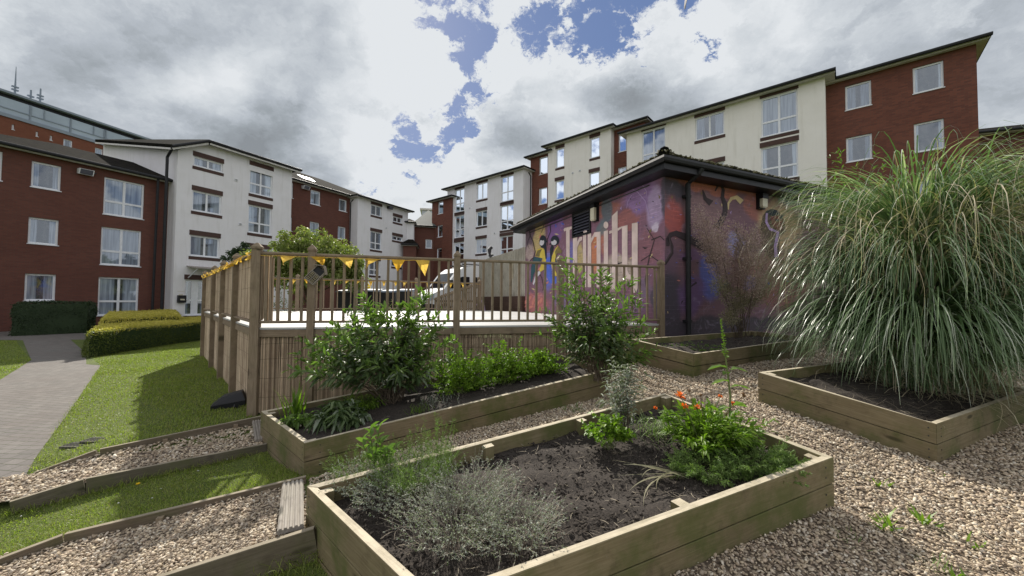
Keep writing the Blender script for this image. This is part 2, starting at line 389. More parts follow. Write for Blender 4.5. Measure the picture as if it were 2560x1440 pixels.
def flagmat():
    m, n, b = mat('yellow bunting cloth'); r = n.n('ShaderNodeObjectInfo').outputs['Random']
    col = n.mix(r, (.72, .42, .03), (.85, .62, .15)); n.link(col, b.inputs['Base Color']); b.inputs['Roughness'].default_value = .7
    tr = n.n('ShaderNodeBsdfTranslucent', {'Color': col}); mx = n.n('ShaderNodeMixShader', {0: .5}); n.link(b.outputs[0], mx.inputs[1]); n.link(tr.outputs[0], mx.inputs[2])
    out = [x for x in n.t.nodes if x.type == 'OUTPUT_MATERIAL'][0]; n.link(mx.outputs[0], out.inputs[0]); return m
M['yellow'] = flagmat()
def deckfloor():
    m, n, b = mat('glare pale deck boards'); uv = n.n('ShaderNodeUVMap').outputs[0]
    br = n.n('ShaderNodeTexBrick', {'Vector': uv, 'Color1': (.50, .50, .50, 1), 'Color2': (.44, .44, .435, 1), 'Mortar': (.2, .19, .18, 1), 'Scale': 1, 'Mortar Size': .003, 'Brick Width': 2.4, 'Row Height': .145})  # pale greys paint in the sun glare on the boards
    n.link(n.mix(n.ramp(n.noise(uv, 1.5, 5), .4, .7, 0, .5), br.outputs[0], (.34, .33, .30)), b.inputs['Base Color']); b.inputs['Roughness'].default_value = .38; b.inputs['Specular IOR Level'].default_value = .5; return m
M['deckfloor'] = deckfloor()
M['bark'] = plain('brown bark', (.11, .085, .06), .9, 0, .35, 30)
M['stemgreen'] = plain('green stem', (.12, .15, .05), .7)
M['drystem'] = plain('dry stems', (.24, .21, .17), .85, 0, .3, 20)
M['buddleia'] = leafmat('grey green shrub leaves', (.060, .100, .038), (.145, .195, .075), .4, .5, (.26, .30, .22))
M['buddleia2'] = leafmat('fresh shrub tip leaves', (.10, .17, .035), (.17, .25, .065), .4, .4)
M['herb'] = leafmat('bright herb leaves', (.10, .19, .02), (.20, .30, .03), .4, .45)
M['tree'] = leafmat('yellow green tree leaves', (.13, .17, .035), (.26, .28, .09), .4, .5, (.34, .32, .15))
M['darktree'] = leafmat('dark tree leaves', (.03, .055, .025), (.06, .09, .035), .25, .4)
M['silver'] = leafmat('silver grey foliage', (.19, .21, .165), (.42, .44, .37), .15, .7, (.13, .18, .07))
M['fennel'] = leafmat('feathery green foliage', (.10, .17, .045), (.19, .26, .07), .3, .6)
M['pampas'] = leafmat('pampas blades', (.075, .130, .055), (.24, .32, .18), .3, .28, (.52, .56, .46))
M['deadgrass'] = leafmat('dry straw blades', (.36, .30, .20), (.55, .48, .36), .25, .7)
M['wilted'] = leafmat('wilted leaves', (.10, .10, .05), (.22, .20, .12), .15, .7)
M['litter'] = leafmat('grey brown twigs', (.10, .08, .06), (.34, .29, .21), .1, .8)
M['plume'] = leafmat('dusty pink dry plume', (.30, .21, .19), (.55, .42, .39), .2, .8)
M['orange'] = leafmat('orange petals', (.85, .16, .008), (.92, .25, .012), .3, .5)
M['brownseed'] = plain('brown seed head', (.13, .07, .03), .9)
M['hedgegold'] = leafmat('gold green hedge leaves', (.42, .35, .06), (.66, .56, .14), .3, .5)  # gold brightened to put the sun on hedge tops into the colour
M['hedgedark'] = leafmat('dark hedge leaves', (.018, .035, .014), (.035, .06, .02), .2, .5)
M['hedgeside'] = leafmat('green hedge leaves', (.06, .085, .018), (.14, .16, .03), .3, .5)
# ------------------------------------------------------------------ more shape helpers
def axuv(pts, d):
    d = Vector(d).normalized(); s = d.cross(Vector((0, 0, 1)))
    s = s.normalized() if s.length > 1e-4 else Vector((1, 0, 0)); q = s.cross(d)
    return [(Vector(p).dot(d), Vector(p).dot(s) + Vector(p).dot(q)) for p in pts]
def tprism(mb, a, b, d):
    """prism between two caps with the grain running along d"""
    def P(pts): mb.poly(pts, axuv(pts, d))
    P(a[::-1]); P(b); n = len(a)
    for i in range(n):
        j = (i + 1) % n; P([a[i], a[j], b[j], b[i]])
def tbar(mb, p, q, wd, h, up=(0, 0, 1), bev=0.0):
    p, q, up = Vector(p), Vector(q), Vector(up); d = (q - p).normalized()
    sx = d.cross(up); sx = sx.normalized() if sx.length > 1e-5 else Vector((1, 0, 0)); uu = sx.cross(d).normalized()
    a = sx * wd / 2; b = uu * h / 2
    if bev <= 0: off = [-a - b, a - b, a + b, -a + b]
    else:
        c = sx * bev; e = uu * bev
        off = [-a - b + c, a - b - c, a - b + e, a + b - e, a + b - c, -a + b + c, -a + b - e, -a - b + e]
    tprism(mb, [p + o for o in off], [q + o for o in off], d)

class Plane:
    """vertical wall plane; s runs along d, o sticks out towards the camera"""
    def __init__(s, anchor, ang):
        s.p = Vector((anchor[0], anchor[1])); s.d = Vector((math.sin(R(ang)), math.cos(R(ang))))
        n = Vector((s.d.y, -s.d.x)); s.n = n if n.dot(-s.p) > 0 else -n
    def hit(s, u, v):
        r = ray(u, v); t = s.p.dot(s.n) / (r.x * s.n.x + r.y * s.n.y); q = r * t
        return (Vector((q.x, q.y)) - s.p).dot(s.d), q.z
    def at(s, a, z, o=0.0):
        q = s.p + s.d * a + s.n * o; return Vector((q.x, q.y, z))
    def off(s, o):
        q = Plane.__new__(Plane); q.p = s.p + s.n * o; q.d = s.d; q.n = s.n; return q
def pquad(mb, pl, s0, s1, z0, z1, o=0.0, uv=True):
    pts = [pl.at(s0, z0, o), pl.at(s1, z0, o), pl.at(s1, z1, o), pl.at(s0, z1, o)]
    mb.poly(pts, [(s0, z0), (s1, z0), (s1, z1), (s0, z1)])
def pbox(mb, pl, s0, s1, z0, z1, o0, o1):
    if s0 > s1: s0, s1 = s1, s0
    def P(c): mb.poly([pl.at(*x) for x in c], [(x[0] + x[2], x[1]) for x in c])
    P([(s0, z0, o1), (s1, z0, o1), (s1, z1, o1), (s0, z1, o1)]); P([(s1, z0, o0), (s0, z0, o0), (s0, z1, o0), (s1, z1, o0)])
    P([(s0, z0, o0), (s0, z0, o1), (s0, z1, o1), (s0, z1, o0)]); P([(s1, z0, o1), (s1, z0, o0), (s1, z1, o0), (s1, z1, o1)])
    P([(s0, z1, o1), (s1, z1, o1), (s1, z1, o0), (s0, z1, o0)]); P([(s0, z0, o0), (s1, z0, o0), (s1, z0, o1), (s0, z0, o1)])
def wall(mb, pl, s0, s1, z0, z1, opens, depth=0.13):
    ss = sorted(set([s0, s1] + [min(max(x, s0), s1) for o in opens for x in o[:2]])); zs = sorted(set([z0, z1] + [min(max(x, z0), z1) for o in opens for x in o[2:4]]))
    for i in range(len(ss) - 1):
        if ss[i + 1] - ss[i] < 1e-5: continue
        for j in range(len(zs) - 1):
            cs, cz = (ss[i] + ss[i + 1]) / 2, (zs[j] + zs[j + 1]) / 2
            if zs[j + 1] - zs[j] < 1e-5 or any(o[0] < cs < o[1] and o[2] < cz < o[3] for o in opens): continue
            pquad(mb, pl, ss[i], ss[i + 1], zs[j], zs[j + 1])
    for a, b, c, e in opens:
        for q in ([(a, c, 0), (a, e, 0), (a, e, -depth), (a, c, -depth)], [(b, c, 0), (b, c, -depth), (b, e, -depth), (b, e, 0)],
                  [(a, e, 0), (b, e, 0), (b, e, -depth), (a, e, -depth)], [(a, c, 0), (a, c, -depth), (b, c, -depth), (b, c, 0)]):
            mb.poly([pl.at(*x) for x in q], [(x[0] + x[2], x[1]) for x in q])

OPEN = False
def window(bld, pl, a, b, c, e, kind, bands=False, depth=0.13):
    """white frame in the reveal, pane behind it; optional brick lintel and sill bands"""
    t = .078; f = MB(); o1, o0 = -depth + .045, -depth - .02
    pbox(f, pl, a, a + t, c, e, o0, o1); pbox(f, pl, b - t, b, c, e, o0, o1)
    pbox(f, pl, a + t, b - t, c, c + t, o0, o1); pbox(f, pl, a + t, b - t, e - t, e, o0, o1)
    m = (a + b) / 2
    if kind in ('two', 'four', 'door'): pbox(f, pl, m - .05, m + .05, c + t, e - t, o0, o1 - .004)
    if kind == 'four':
        h = c + (e - c) * .37; pbox(f, pl, a + t, m - .05, h - .05, h + .05, o0, o1 - .008); pbox(f, pl, m + .05, b - t, h - .05, h + .05, o0, o1 - .008)
    if kind == 'door':
        h = c + (e - c) * .42; pbox(f, pl, a + t, m - .05, h - .05, h + .05, o0, o1 - .008); pbox(f, pl, m + .05, b - t, h - .05, h + .05, o0, o1 - .008)
        pbox(f, pl, m - .17, m - .05, c + t, e - t, o0, o1 - .012); pbox(f, pl, m + .05, m + .17, c + t, e - t, o0, o1 - .012)
    # inner sash bead
    wn = f.build('window' if kind != 'door' else 'door', M['upvc'], bld)
    g = MB(); pquad(g, pl, a + .02, b - .02, c + .02, e - .02, -depth + .008)
    g.build('pane', M['pane_open'] if (kind == 'door' or OPEN) else M['pane'], wn)
    si = MB(); pbox(si, pl, a - .03, b + .03, c - .035, c + .002, -depth, .035); si.build('sill', M['upvc'], wn)
    if bands:
        x = MB(); pbox(x, pl, a - .05, b + .05, e + .01, e + .30, -.02, .018); x.build('lintel', M['band'], wn)
        x = MB(); pbox(x, pl, a - .05, b + .05, c - .22, c - .04, -.02, .018); x.build('brick_sill', M['band'], wn)
    return wn

def building(name, label, cat, group, pl, s0, s1, ztop, depth, wm, wins, bands=False, zbot=-3.0, roof='std', pitch=12, over=.42, bandsides=False, roofm=None, extra_top=None):
    if s0 > s1: s0, s1 = s1, s0
    base = pl.at((s0 + s1) / 2, zbot, 0)
    b = thing(name, base, label, cat, group)
    rects = []
    for (x, kind) in wins:
        if len(x) == 4:
            a1, e1 = pl.hit(x[0], x[1]); a2, c1 = pl.hit(x[2], x[3])
            rects.append((min(a1, a2), max(a1, a2), c1, e1, kind))
    mb = MB()
    wall(mb, pl, s0, s1, zbot, ztop, [r[:4] for r in rects])
    def side(s, flip):
        c = [(s, zbot, 0), (s, zbot, -depth), (s, ztop, -depth), (s, ztop, 0)]
        mb.poly([pl.at(*x) for x in c], [(x[2], x[1]) for x in c])
    side(s0, 0); side(s1, 1)
    mb.poly([pl.at(s1, zbot, -depth), pl.at(s0, zbot, -depth), pl.at(s0, ztop, -depth), pl.at(s1, ztop, -depth)], [(s1, zbot), (s0, zbot), (s0, ztop), (s1, ztop)])
    mb.build('wall', M[wm], b)
    for r in rects: window(b, pl, *r[:4], r[4], bands)
    if roof == 'std': add_roof(b, pl, s0, s1, ztop, depth, pitch, over, roofm)
    return b, rects
def add_roof(b, pl, s0, s1, z, depth, pitch, over, roofm=None, so=None):
    so = over if so is None else so
    r = MB(); tp = math.tan(R(pitch)); half = depth / 2; a, c = s0 - so, s1 + so
    def prof(s, hip):
        return s
    # four hipped slopes with thickness
    e = [(a, over), (c, over), (c, -depth - over), (a, -depth - over)]
    hz = z + .10; rz = hz + (half + over) * tp; hs = half + so if (c - a) > 2 * (half + so) else (c - a) * .49
    R1 = (a + hs, -half); R2 = (c - hs, -half)
    P = lambda q, zz: pl.at(q[0], zz, q[1])
    def sl(pts): r.poly([P(q, zz) for q, zz in pts], [(q[0] if k else q[1], zz * 2.5) for (q, zz), k in [(x, abs(pts[0][0][1] - pts[1][0][1]) < .01) for x in pts]])
    sl([(e[0], hz), (e[1], hz), (R2, rz), (R1, rz)]); sl([(e[1], hz), (e[2], hz), (R2, rz)]); sl([(e[2], hz), (e[3], hz), (R1, rz), (R2, rz)]); sl([(e[3], hz), (e[0], hz), (R1, rz)])
    for i in range(4):
        j = (i + 1) % 4; r.poly([P(e[i], z - .02), P(e[j], z - .02), P(e[j], hz), P(e[i], hz)])
    rf = r.build('roof', roofm or M['tile'], b)
    s = MB(); pbox(s, pl, a + .05, c - .05, z - .07, z - .022, -depth - over + .05, over - .05); 
    pbox(s, pl, a + .03, c - .03, z - .12, z - .071, over - .09, over - .055); s.build('soffit', M['soffit'], rf)
    g = MB(); g.tube([pl.at(a, z + .0, over + .05), pl.at(c, z + .0, over + .05)], .085, 8); g.build('gutter', M['gutter'], rf)
    return rf
def downpipe(b, pl, s, z0, z1, o=.07, m='gutter'):
    x = MB(); x.tube([pl.at(s, z1, o + .3), pl.at(s, z1 - .25, o), pl.at(s, z0, o)], .05, 8); x.build('downpipe', M[m], b)

# ------------------------------------------------------------------ foliage in numpy
def unit(a): return a / np.maximum(np.linalg.norm(a, axis=-1, keepdims=True), 1e-9)
class Leaves:
    """collects leaf blades; each leaf is its own island"""
    def __init__(s): s.V = []; s.F4 = []; s.F3 = []; s.nv = 0
    def add(s, p, d, L, Wd, droop=.25, fold=.18, up=None):
        n = len(p); d = unit(np.asarray(d, float)); L = np.broadcast_to(np.asarray(L, float), (n,))[:, None]; Wd = np.broadcast_to(np.asarray(Wd, float), (n,))[:, None]
        u0 = np.tile([0, 0, 1.0], (n, 1)) if up is None else up
        u0 = u0 + rng.normal(0, .35, (n, 3)); side = unit(np.cross(d, u0)); nn = unit(np.cross(side, d))
        z = np.array([0, 0, -1.0])
        def pt(t, w, k): return p + d * L * t + side * Wd * w + nn * Wd * k + z * L * droop * t * t
        v = np.stack([pt(0, 0, 0), pt(.30, -.42, fold), pt(.30, .42, fold), pt(.42, 0, 0), pt(.72, -.30, fold * .7), pt(.72, .30, fold * .7), pt(1, 0, 0)], 1)
        b = s.nv + np.arange(n)[:, None] * 7
        s.F4.append(np.concatenate([b + [0, 3, 1, 1], b + [0, 2, 3, 3], b + [1, 3, 6, 4], b + [3, 2, 5, 6]], 0)[:, :] * 1)
        s.V.append(v.reshape(-1, 3)); s.nv += n * 7
    def simple(s, p, d, L, Wd, droop=.1):
        """cheap leaf: one folded diamond"""
        n = len(p); d = unit(np.asarray(d, float)); L = np.broadcast_to(np.asarray(L, float), (n,))[:, None]; Wd = np.broadcast_to(np.asarray(Wd, float), (n,))[:, None]
        side = unit(np.cross(d, rng.normal(0, 1, (n, 3)))); z = np.array([0, 0, -1.0])
        v = np.stack([p, p + d * L * .5 - side * Wd * .5, p + d * L + z * L * droop, p + d * L * .5 + side * Wd * .5], 1)
        b = s.nv + np.arange(n)[:, None] * 4; s.F4.append(b + [0, 1, 2, 3]); s.V.append(v.reshape(-1, 3)); s.nv += n * 4
    def ribbons(s, P, az, e0, e1, L, wd, seg=6, taper=True, curl=0.0, pw=1.2):
        """arching blades: elevation bends from e0 to e1 along the length"""
        n = len(P); az = np.broadcast_to(az, (n,)).astype(float); e0 = np.broadcast_to(e0, (n,)); e1 = np.broadcast_to(e1, (n,)); L = np.broadcast_to(L, (n,)); wd = np.broadcast_to(wd, (n,))
        cur = np.array(P, float).copy(); rows = []
        tw = rng.uniform(-.8, .8, n); sg = rng.choice([-1.0, 1.0], n) * rng.uniform(.3, 1.3, n)
        for i in range(seg + 1):
            t = i / seg; a = az + curl * t * sg if curl else az
            e = e0 + (e1 - e0) * t ** pw
            sd = np.stack([-np.cos(a), np.sin(a), tw * .6], 1); sd = unit(sd)
            w_ = wd * ((.55 + .9 * t) if t < .5 else (2 * (1 - t))) if taper else wd * (1 - .6 * t)
            w_ = np.maximum(w_, wd * .06)[:, None]
            rows.append((cur - sd * w_ / 2, cur + sd * w_ / 2))
            cur = cur + np.stack([np.sin(a) * np.cos(e), np.cos(a) * np.cos(e), np.sin(e)], 1) * (L / seg)[:, None]
        v = np.stack([x for r_ in rows for x in r_], 1); k = 2 * (seg + 1)
        b = s.nv + np.arange(n)[:, None] * k
        for i in range(seg): s.F4.append(b + [2 * i, 2 * i + 1, 2 * i + 3, 2 * i + 2])
        s.V.append(v.reshape(-1, 3)); s.nv += n * k
        return cur
    def build(s, name, m, parent=None, loc=None):
        V = np.concatenate(s.V); Fq = np.concatenate(s.F4)
        tri = Fq[:, 2] == Fq[:, 3]
        if tri.any():
            # give triangles their own faces: duplicate as degenerate-free quads by splitting
            F3 = Fq[tri][:, :3]; Fq = Fq[~tri]
            T = np.concatenate([F3, Fq[:, [0, 1, 2]], Fq[:, [0, 2, 3]]]); return link_mesh(name, V, T, m, parent, loc)
        return link_mesh(name, V, Fq, m, parent, loc)

def stems_to_tips(base, tips, bend=.3, k=6, jitter=.02):
    """list of polylines from base to each tip, rising first and then leaning out"""
    out = []
    for tip in tips:
        b = np.array(base) + np.append(rng.normal(0, jitter, 2), 0); t = np.array(tip)
        mid = b + (t - b) * .45; mid[2] = b[2] + (t[2] - b[2]) * (.45 + bend * .6); mid[:2] = b[:2] + (t[:2] - b[:2]) * (.45 - bend * .5)
        u_ = np.linspace(0, 1, k)[:, None]
        out.append((1 - u_) ** 2 * b + 2 * u_ * (1 - u_) * mid + u_ ** 2 * t)
    return out
def shrub(name, label, cat, base, center, rad, nst, per, L, Wd, lm, group=None, tips=None, tipm=None, stemm='bark', srad=.006, droop=.5, start=.25, simple=False, outw=.7, nofill=False):
    """centre + radii of the crown ellipsoid; leaves sit in pairs along every stem"""
    root = thing(name, base, label, cat, group)
    th = rng.uniform(0, 2 * math.pi, nst); ph = rng.uniform(-.45, 1, nst); rr = rng.uniform(.62, 1.05, nst)
    lump = 1 + .16 * np.sin(th * 3 + 1.3) + .12 * np.sin(th * 5 + ph * 4)
    ch = np.sqrt(np.maximum(0, 1 - ph ** 2)); T = np.stack([np.cos(th) * ch, np.sin(th) * ch, ph], 1) * (rr * lump)[:, None] * np.array(rad) + np.array(center)
    T[:, 2] = np.maximum(T[:, 2], base[2] + .12)
    if tips is not None: T = np.concatenate([T, np.array(tips)])
    lines = stems_to_tips(base, T, k=7, jitter=min(.06, rad[0] * .12))
    mb = MB(); lv = Leaves(); lt = Leaves(); P, D, P2, D2 = [], [], [], []
    for i, ln in enumerate(lines):
        if i % 2 == 0 or i >= nst: mb.tube([ln[0], ln[2], ln[4], ln[6]], [srad, srad * .8, srad * .5, srad * .25], 5, cap=False)
        u_ = rng.uniform(start, 1, per) ** .8; ix = u_ * (len(ln) - 1); i0 = np.minimum(ix.astype(int), len(ln) - 2); fr = (ix - i0)[:, None]
        p = ln[i0] * (1 - fr) + ln[i0 + 1] * fr; ax = unit(ln[i0 + 1] - ln[i0])
        rd = rng.normal(0, 1, (per, 3)); rd -= (rd * ax).sum(1, keepdims=True) * ax; rd = unit(rd)
        d = rd + ax * outw + np.array([0, 0, .1]); istip = u_ > (.86 if i < nst else .6)
        if tipm is None: istip[:] = False
        P.append(p[~istip]); D.append(d[~istip]); P2.append(p[istip]); D2.append(d[istip] + np.array([0, 0, .25]))
    P = np.concatenate(P); D = np.concatenate(D); n = len(P)
    (lv.simple if simple else lv.add)(P + rng.normal(0, .01, (n, 3)), D, L * rng.uniform(.55, 1.1, n), Wd * rng.uniform(.6, 1.1, n), droop=droop)
    mb.build('stems', M[stemm], root)
    lv.build('foliage', M[lm], root)
    P2 = np.concatenate(P2)
    if len(P2):
        n = len(P2); (lt.simple if simple else lt.add)(P2, np.concatenate(D2), L * rng.uniform(.5, 1.0, n), Wd * rng.uniform(.6, 1.0, n), droop=droop * .5); lt.build('shoot_tips', M[tipm], root)
    return root
def tree(name, label, base, center, rad, nclump, per, L, lm, group=None, csize=.35, trunk=.12):
    root = thing(name, base, label, 'tree', group)
    d = unit(rng.normal(0, 1, (nclump, 3))); d[:, 2] = np.where(d[:, 2] < -.35, -d[:, 2] * .5, d[:, 2])
    rr = rng.uniform(.35, 1.0, nclump) ** .55
    lump = 1 + .18 * np.sin(d[:, 0] * 5 + 2) * np.cos(d[:, 1] * 4)
    cc = np.array(center) + d * (rr * lump)[:, None] * np.array(rad)
    mb = MB(); top = np.array([center[0], center[1], center[2] + rad[2] * .3])
    b = np.array(base)
    mb.tube([b, b + (top - b) * .35 + [.05, .02, 0], b + (top - b) * .7, top], [trunk, trunk * .8, trunk * .5, trunk * .2], 8)
    for c_ in cc[:: max(1, nclump // 24)]:
        s_ = b + (top - b) * random.uniform(.3, .8); mb.tube([s_, (s_ + c_) / 2 + [0, 0, .1], c_], [trunk * .35, trunk * .2, trunk * .08], 5, cap=False)
    mb.build('trunk', M['bark'], root)
    lv = Leaves(); q = np.repeat(cc, per, 0); n = len(q); off = unit(rng.normal(0, 1, (n, 3))) * (rng.uniform(.2, 1, (n, 1)) ** .6) * csize * np.repeat(rng.uniform(.6, 1.2, nclump), per)[:, None]
    off[:, 2] *= .7
    lv.simple(q + off, off + rng.normal(0, .3, (n, 3)) + [0, 0, -.1], L * rng.uniform(.6, 1.2, n), L * .55 * rng.uniform(.7, 1.2, n), droop=.3)
    lv.build('crown', M[lm], root)
    return root
# ------------------------------------------------------------------ terrain
CP = [(-.30,1.48,-1.48),(-1.305,2.5,-1.54),(2.16,2.6,-1.37),(1.49,3.75,-1.22),(-1.83,3.45,-1.60),(-2.87,4.45,-1.62),(1.33,5.2,-1.26),(.72,6.3,-1.18),
      (2.5,5.3,-1.06),(1.88,6.1,-.96),(5.2,6.6,-.95),(3.51,3.2,-1.33),(2.68,4.2,-1.10),(5.85,4.3,-1.28),(5.0,5.3,-1.05),
      (-3.53,5.3,-1.61),(-8.96,11.2,-1.715),(-4.57,3.75,-1.70),(-4.24,4.02,-1.60),(-4.18,3.2,-1.78),(-3.8,3.4,-1.775),(-2.75,4.15,-1.70),(-3.45,2.65,-1.76),(-3.14,2.78,-1.71),(-1.9,3.40,-1.60),(-1.97,2.05,-1.72),(-1.2,2.2,-1.60),
      (-12.7,11.6,-1.72),(-10,7.6,-1.72),(-15,18,-1.7),(-24,16,-1.7),(0,14,-1.3),(10,5,-1.0),(11,12,-.8),(2.6,1.9,-1.42),(1.2,.6,-1.46),(-2.5,.4,-1.6),(-7,1,-1.75),(-5.5,4.6,-1.71),(5,1.5,-1.36),(0,25,-1.3),(-12,30,-1.5),(22,14,-.8),(-24,4,-1.75),(12,-6,-1.2),(-12,-6,-1.7),(0,-4,-1.5),(6,20,-1.0)]
cp = np.array(CP)
def _phi(r): return np.where(r < 1e-9, 0, r * r * np.log(np.maximum(r, 1e-9)))
_d = np.linalg.norm(cp[:, None, :2] - cp[None, :, :2], axis=2); _n = len(cp)
_A = np.zeros((_n + 3, _n + 3)); _A[:_n, :_n] = _phi(_d) + np.eye(_n) * .03; _A[:_n, _n] = 1; _A[:_n, _n + 1:] = cp[:, :2]; _A[_n:, :_n] = _A[:_n, _n:].T
_wt = np.linalg.solve(_A, np.append(cp[:, 2], [0, 0, 0]))
def gz(X, Y):
    X = np.asarray(X, float); Y = np.asarray(Y, float); sh = X.shape; q = np.stack([X.ravel(), Y.ravel()], 1)
    r = np.linalg.norm(q[:, None, :] - cp[None, :, :2], axis=2)
    z = _phi(r) @ _wt[:_n] + _wt[_n] + q @ _wt[_n + 1:]
    far = np.clip((np.linalg.norm(q - [0, 8], axis=1) - 18) / 14, 0, 1); z = np.clip(z, -1.9, -.6)
    return (z * (1 - far) - 1.5 * far).reshape(sh)
def g1(x, y): return float(gz(np.array([x]), np.array([y]))[0])

def sheet(name, polys, m, off, res=.25, parent=None, kind='structure', label=None, cat=None, uvrot=0, zf=None):
    """ground sheet(s) made of convex polygons, draped on the terrain"""
    bm = bmesh.new()
    for P in polys:
        P = [Vector(p) for p in P]
        area = sum(P[i].x * P[(i + 1) % len(P)].y - P[(i + 1) % len(P)].x * P[i].y for i in range(len(P)))
        if area < 0: P = P[::-1]
        x0, x1 = min(p.x for p in P), max(p.x for p in P); y0, y1 = min(p.y for p in P), max(p.y for p in P)
        b2 = bmesh.new(); nx = max(1, int((x1 - x0) / res)); ny = max(1, int((y1 - y0) / res))
        vs = [[b2.verts.new((x0 + (x1 - x0) * i / nx, y0 + (y1 - y0) * j / ny, 0)) for i in range(nx + 1)] for j in range(ny + 1)]
        for j in range(ny):
            for i in range(nx): b2.faces.new((vs[j][i], vs[j][i + 1], vs[j + 1][i + 1], vs[j + 1][i]))
        for i in range(len(P)):
            a, b = P[i], P[(i + 1) % len(P)]; e = b - a; nrm = Vector((e.y, -e.x, 0)).normalized()
            bmesh.ops.bisect_plane(b2, geom=b2.verts[:] + b2.edges[:] + b2.faces[:], plane_co=(a.x, a.y, 0), plane_no=nrm, clear_outer=True, dist=1e-5)
        tmp = bpy.data.meshes.new('t'); b2.to_mesh(tmp); b2.free(); bm.from_mesh(tmp); bpy.data.meshes.remove(tmp)
    bmesh.ops.remove_doubles(bm, verts=bm.verts[:], dist=1e-4)
    if len(bm.verts):
        co = np.array([v.co[:2] for v in bm.verts]); z = (gz(co[:, 0], co[:, 1]) if zf is None else zf(co[:, 0], co[:, 1])) + off
        for v, q in zip(bm.verts, z): v.co.z = q
    uvl = bm.loops.layers.uv.new('UVMap')
    for f in bm.faces:
        for l in f.loops: l[uvl].uv = (l.vert.co.x, l.vert.co.y)
    me = bpy.data.meshes.new(name); bm.to_mesh(me); bm.free(); me.materials.append(m)
    me.polygons.foreach_set('use_smooth', np.ones(len(me.polygons), dtype=bool))
    o = bpy.data.objects.new(name, me); C.objects.link(o)
    return tag(o, label, cat, None, kind)
# big sheet: fine near, coarse far
def axis_(lo, hi, mid0, mid1, st):
    a = list(np.arange(mid0, mid1 + 1e-6, st)); f = mid1; s_ = st
    while f < hi: s_ *= 1.5; f += s_; a.append(f)
    f = mid0; s_ = st
    while f > lo: s_ *= 1.5; f -= s_; a.insert(0, f)
    return np.array(a)
gxs = axis_(-900, 900, -14, 9, .3); gys = axis_(-300, 900, -1, 16, .3)
GX, GY = np.meshgrid(gxs, gys); GZ = gz(GX, GY); nx_, ny_ = len(gxs), len(gys)
V = np.stack([GX.ravel(), GY.ravel(), GZ.ravel()], 1); ii = (np.arange(ny_ - 1)[:, None] * nx_ + np.arange(nx_ - 1)[None]).ravel()
o = link_mesh('ground', V, np.stack([ii, ii + 1, ii + nx_ + 1, ii + nx_], 1), M['lawn'], loc=(0, 0, 0), smooth=True); tag(o, kind='structure')

# bed corners, outer top edge: front/near, right, far, left
BEDS = {
 'A': [(-.30,1.48,-1.149),(2.16,2.6,-1.03),(1.49,3.75,-.889),(-1.305,2.5,-1.204)],
 'B': [(-1.83,3.45,-1.285),(1.33,5.2,-.93),(.72,6.3,-.86),(-2.87,4.45,-1.30)],
 'C': [(2.5,5.3,-.72),(5.2,6.6,-.60),(4.62,7.4,-.55),(1.88,6.1,-.605)],
 'D': [(3.51,3.2,-.992),(5.85,4.32,-.95),(5.02,5.32,-.75),(2.68,4.2,-.759)],
}
def inpoly(X, Y, P):
    X = np.asarray(X); Y = np.asarray(Y); ins = np.zeros(X.shape, bool); n = len(P)
    for i in range(n):
        x0, y0 = P[i][:2]; x1, y1 = P[(i + 1) % n][:2]
        c = ((y0 > Y) != (y1 > Y)) & (X < (x1 - x0) * (Y - y0) / (y1 - y0 + 1e-12) + x0); ins ^= c
    return ins
# gravel regions (X, Y)
R1b = [(-4.57,3.7),(-3.97,3.95),(-3.1,4.90),(-2.73,4.27),(-3.56,3.475),(-4.18,3.24)]
ramp1 = [[(-4.75,3.62),(-4.57,3.71),(-4.24,3.96),(-3.185,4.9),(-2.73,4.27),(-3.85,3.475),(-4.18,3.24),(-4.42,3.15)]]
ramp2 = [[(-3.75,2.45),(-3.43,2.58),(-3.143,2.715),(-1.78,3.36),(-1.19,2.35),(-1.97,2.13),(-2.75,1.9),(-3.6,1.7)]]
RZ1 = np.array([(-4.6,3.65,-1.715),(-4.3,3.2,-1.735),(-4.24,3.9,-1.66),(-3.85,3.52,-1.685),(-3.2,4.8,-1.60),(-2.75,4.3,-1.64),(-3.7,4.3,-1.625)])
RZ2 = np.array([(-3.7,2.4,-1.765),(-3.4,1.8,-1.75),(-3.14,2.65,-1.74),(-1.8,3.3,-1.60),(-1.25,2.4,-1.47),(-2.0,2.2,-1.60),(-2.7,2.0,-1.68)])
def rz(tab):
    def f(X, Y):
        X = np.asarray(X, float); d = 1 / (np.hypot(X[:, None] - tab[:, 0], np.asarray(Y)[:, None] - tab[:, 1]) ** 2.5 + .02)
        return np.maximum((d * tab[:, 2]).sum(1) / d.sum(1), gz(X, Y) - .004)
    return f
court = [[(-1.74,3.38),(-1.28,2.50),(-.27,1.46),(.1,-.5),(8.5,-.5),(8.5,4.5),(1.2,5.35)],[(1.2,5.35),(8.5,4.5),(8.5,9.6),(2.75,7.1)],[(-3.4,5.15),(-2.8,4.4),(.8,6.2),(1.25,5.3),(2.75,7.0),(.5,6.35)]]
court[2] = [(-2.9,4.45),(.72,6.25),(1.4,5.2),(2.72,6.95),(-3.3,5.32)]
GR = ramp1 + ramp2 + court[:2]
sheet('gravel_bed', [court[0], court[1]], M['gravelbase'], .012, .2)
sheet('gravel_ramp', [ramp1[0]], M['gravelbase'], .014, .1, zf=rz(RZ1)); sheet('gravel_ramp', [ramp2[0]], M['gravelbase'], .014, .1, zf=rz(RZ2))
pathA = [(-4.9,3.1),(-4.62,3.66),(-5.5,4.6),(-9.5,9.75),(-12.6,11.2),(-13.5,13.6),(-17.0,15.2),(-14.3,14.1),(-12.9,10.4),(-10.1,7.57),(-8.5,5.2),(-6.5,2.5),(-5.0,1.6),(-4.3,2.0),(-3.6,2.6)]
